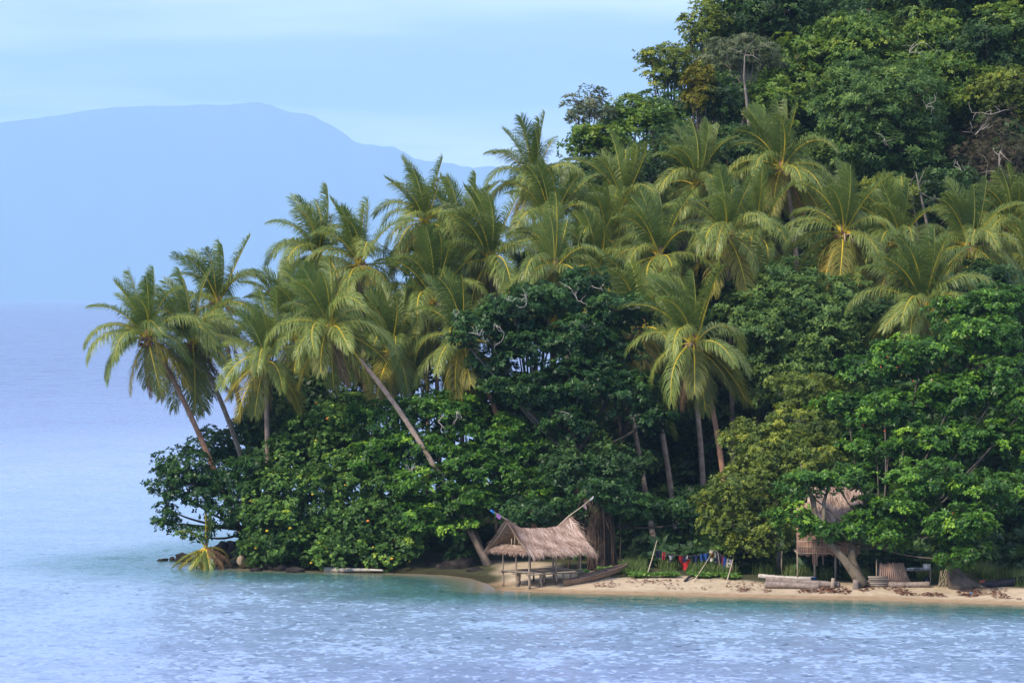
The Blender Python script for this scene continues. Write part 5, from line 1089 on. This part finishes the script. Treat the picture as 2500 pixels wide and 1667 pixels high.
    cloth(.325, .10, .16, (.70, .70, .70), 'white scrap pegged on the red shirt', 'cloth', 'cloth')
    cloth(.405, .38, .48, (.02, .025, .08), 'navy shirt between the red shirt and the blue shorts', 'shirt', 'shirt', 'shirt')
    cloth(.495, .40, .36, (.03, .09, .30), 'bright blue shorts on the line', 'shorts', 'shorts', 'pants')
    cloth(.585, .40, .56, (.72, .66, .56), 'cream towel with an orange print on the line', 'towel', 'towel', 'rect', ((.62, .22, .05), rect(.1, .55, .2, .6)))
    cloth(.67, .34, .48, (.018, .02, .05), 'dark dotted cloth beside the cream towel', 'cloth', 'cloth', 'rect', ((.30, .30, .36), lambda x, z: (((x * 12).astype(int) % 3 == 0) & ((z * 8).astype(int) % 3 == 1)).astype(int)))
    cloth(.74, .26, .56, (.015, .018, .045), 'plain black trousers behind the middle pole', 'trousers', 'trousers', 'pants')
    cloth(.80, .18, .42, (.20, .02, .05), 'dark crimson cloth just past the middle pole', 'cloth', 'cloth')
    cloth(.845, .20, .60, (.03, .10, .38), 'royal blue cloth hanging past the middle pole', 'cloth', 'cloth')
    cloth(.90, .16, .40, (.60, .52, .42), 'small beige cloth near the end pole', 'cloth', 'cloth')
    cloth(.94, .22, .62, (.55, .52, .40), 'striped beige cloth near the end pole', 'cloth', 'cloth', 'rect', ((.05, .05, .05), lambda x, z: ((z * 8).astype(int) % 2).astype(int)))
    cloth(.97, .22, .80, (.50, .60, .85), 'pale blue shirt hanging at the end pole', 'shirt', 'shirt', 'shirt')
    cloth(.992, .16, .72, (.15, .02, .04), 'maroon cloth wrapped at the end pole', 'cloth', 'cloth')
clothesline()
# small broad leaved plant by the middle pole
def seedling():
    b = Vector(gp(1758, 1405)); rng = np.random.default_rng(2); root = empty('leafy_plant', b, 'small plant with a rosette of broad leaves behind the middle pole', 'plant'); top = np.array(P(1752, 1343, b.y)) - np.array(b)
    MB().tube([(0, 0, -.1), top * .5 + [.03, 0, 0], top], [.03, .022, .015], 6).obj('stem', M['post'], root)
    for i in range(16):
        a = i * 2.4; e = rng.uniform(0, 1.2); d = np.array([math.cos(a) * math.cos(e), math.sin(a) * math.cos(e), math.sin(e)]); s = np.array([-math.sin(a), math.cos(a), 0]); L = rng.uniform(.35, .55); p = top
        V = np.array([p, p + d * L * .3 + s * .05, p + d * L * .75 + s * .07, p + d * L - [0, 0, .08], p + d * L * .75 - s * .07, p + d * L * .3 - s * .05, p + d * L * .5 + [0, 0, -.02]])
        F = np.array([[0, 1, 6], [1, 2, 6], [2, 3, 6], [3, 4, 6], [4, 5, 6], [5, 0, 6]]); me = build(V, F, None, {'tint': ('FACE', np.full(6, rng.uniform(.4, .95)))}, 'leaf'); add('leaf', me, LM['creeper'], root)
seedling()
# rocks at the point
rr = np.random.default_rng(55)
ROCKG = 'dark rocks at the tip of the point'
for i, (px, py, w, h) in enumerate(((398, 1367, 14, 4), (420, 1365, 7, 6), (448, 1363, 20, 12), (470, 1368, 26, 7), (545, 1352, 24, 26), (580, 1345, 34, 26), (612, 1350, 30, 30), (560, 1372, 34, 16), (600, 1378, 36, 18), (640, 1382, 34, 16), (665, 1386, 26, 14), (690, 1390, 26, 10), (530, 1378, 18, 12), (1075, 1390, 40, 18), (1120, 1388, 44, 26), (1160, 1398, 26, 12), (625, 1392, 16, 7), (720, 1394, 24, 9))):
    Y = CAM_H * FPX / (max(py, 1366) + h * .3 - 728); p = P(px, py, Y); k = Y / FPX; p.z = max(p.z, 0.0)
    V, F = ico(1.0, 3, .17, rr, (w * k, (w + h) * .5 * k, h * k * 1.15)); o = add('rock', build(V, F, None, None, 'rock', False), M['rock'], None, p)
    o.rotation_euler = (0, 0, rr.random() * .6); prop(o, 'dark brown rock at the waterline under the shore bushes' if px < 1000 else 'dark boulder at the shaded bank beside the thatched hut', 'rock', ROCKG)
rk = P(588, 1368, 215.4); V, F = ico(1.0, 3, .1, rr, (.22, .2, .3)); prop(add('rock', build(V, F, None, None, 'rock', True), plain('pale_rock', (.34, .27, .18)), None, rk), 'small pale tan rock among the dark rocks of the point', 'rock')

# ------------------------------------------------------------------ haze between here and the far island
def haze():
    m, N, L, o = new_mat('haze_air'); v = N.new('ShaderNodeVolumePrincipled'); v.inputs['Density'].default_value = 5.6e-5; v.inputs['Color'].default_value = (.50, .77, 1.0, 1); v.inputs['Anisotropy'].default_value = 0.0
    L.new(v.outputs[0], o.inputs['Volume'])
    mb = MB(); mb.box((0, 0, 1040), (40000, 40000, 1050)); h = mb.obj('haze', m); prop(h, kind='stuff'); h.display_type = 'WIRE'
    h['label'] = 'pale blue haze over the sea'; h['category'] = 'haze'
haze()
print('tris', sum(len(m.loops) - 2 * len(m.polygons) for m in bpy.data.meshes), 'objects', len(bpy.data.objects))
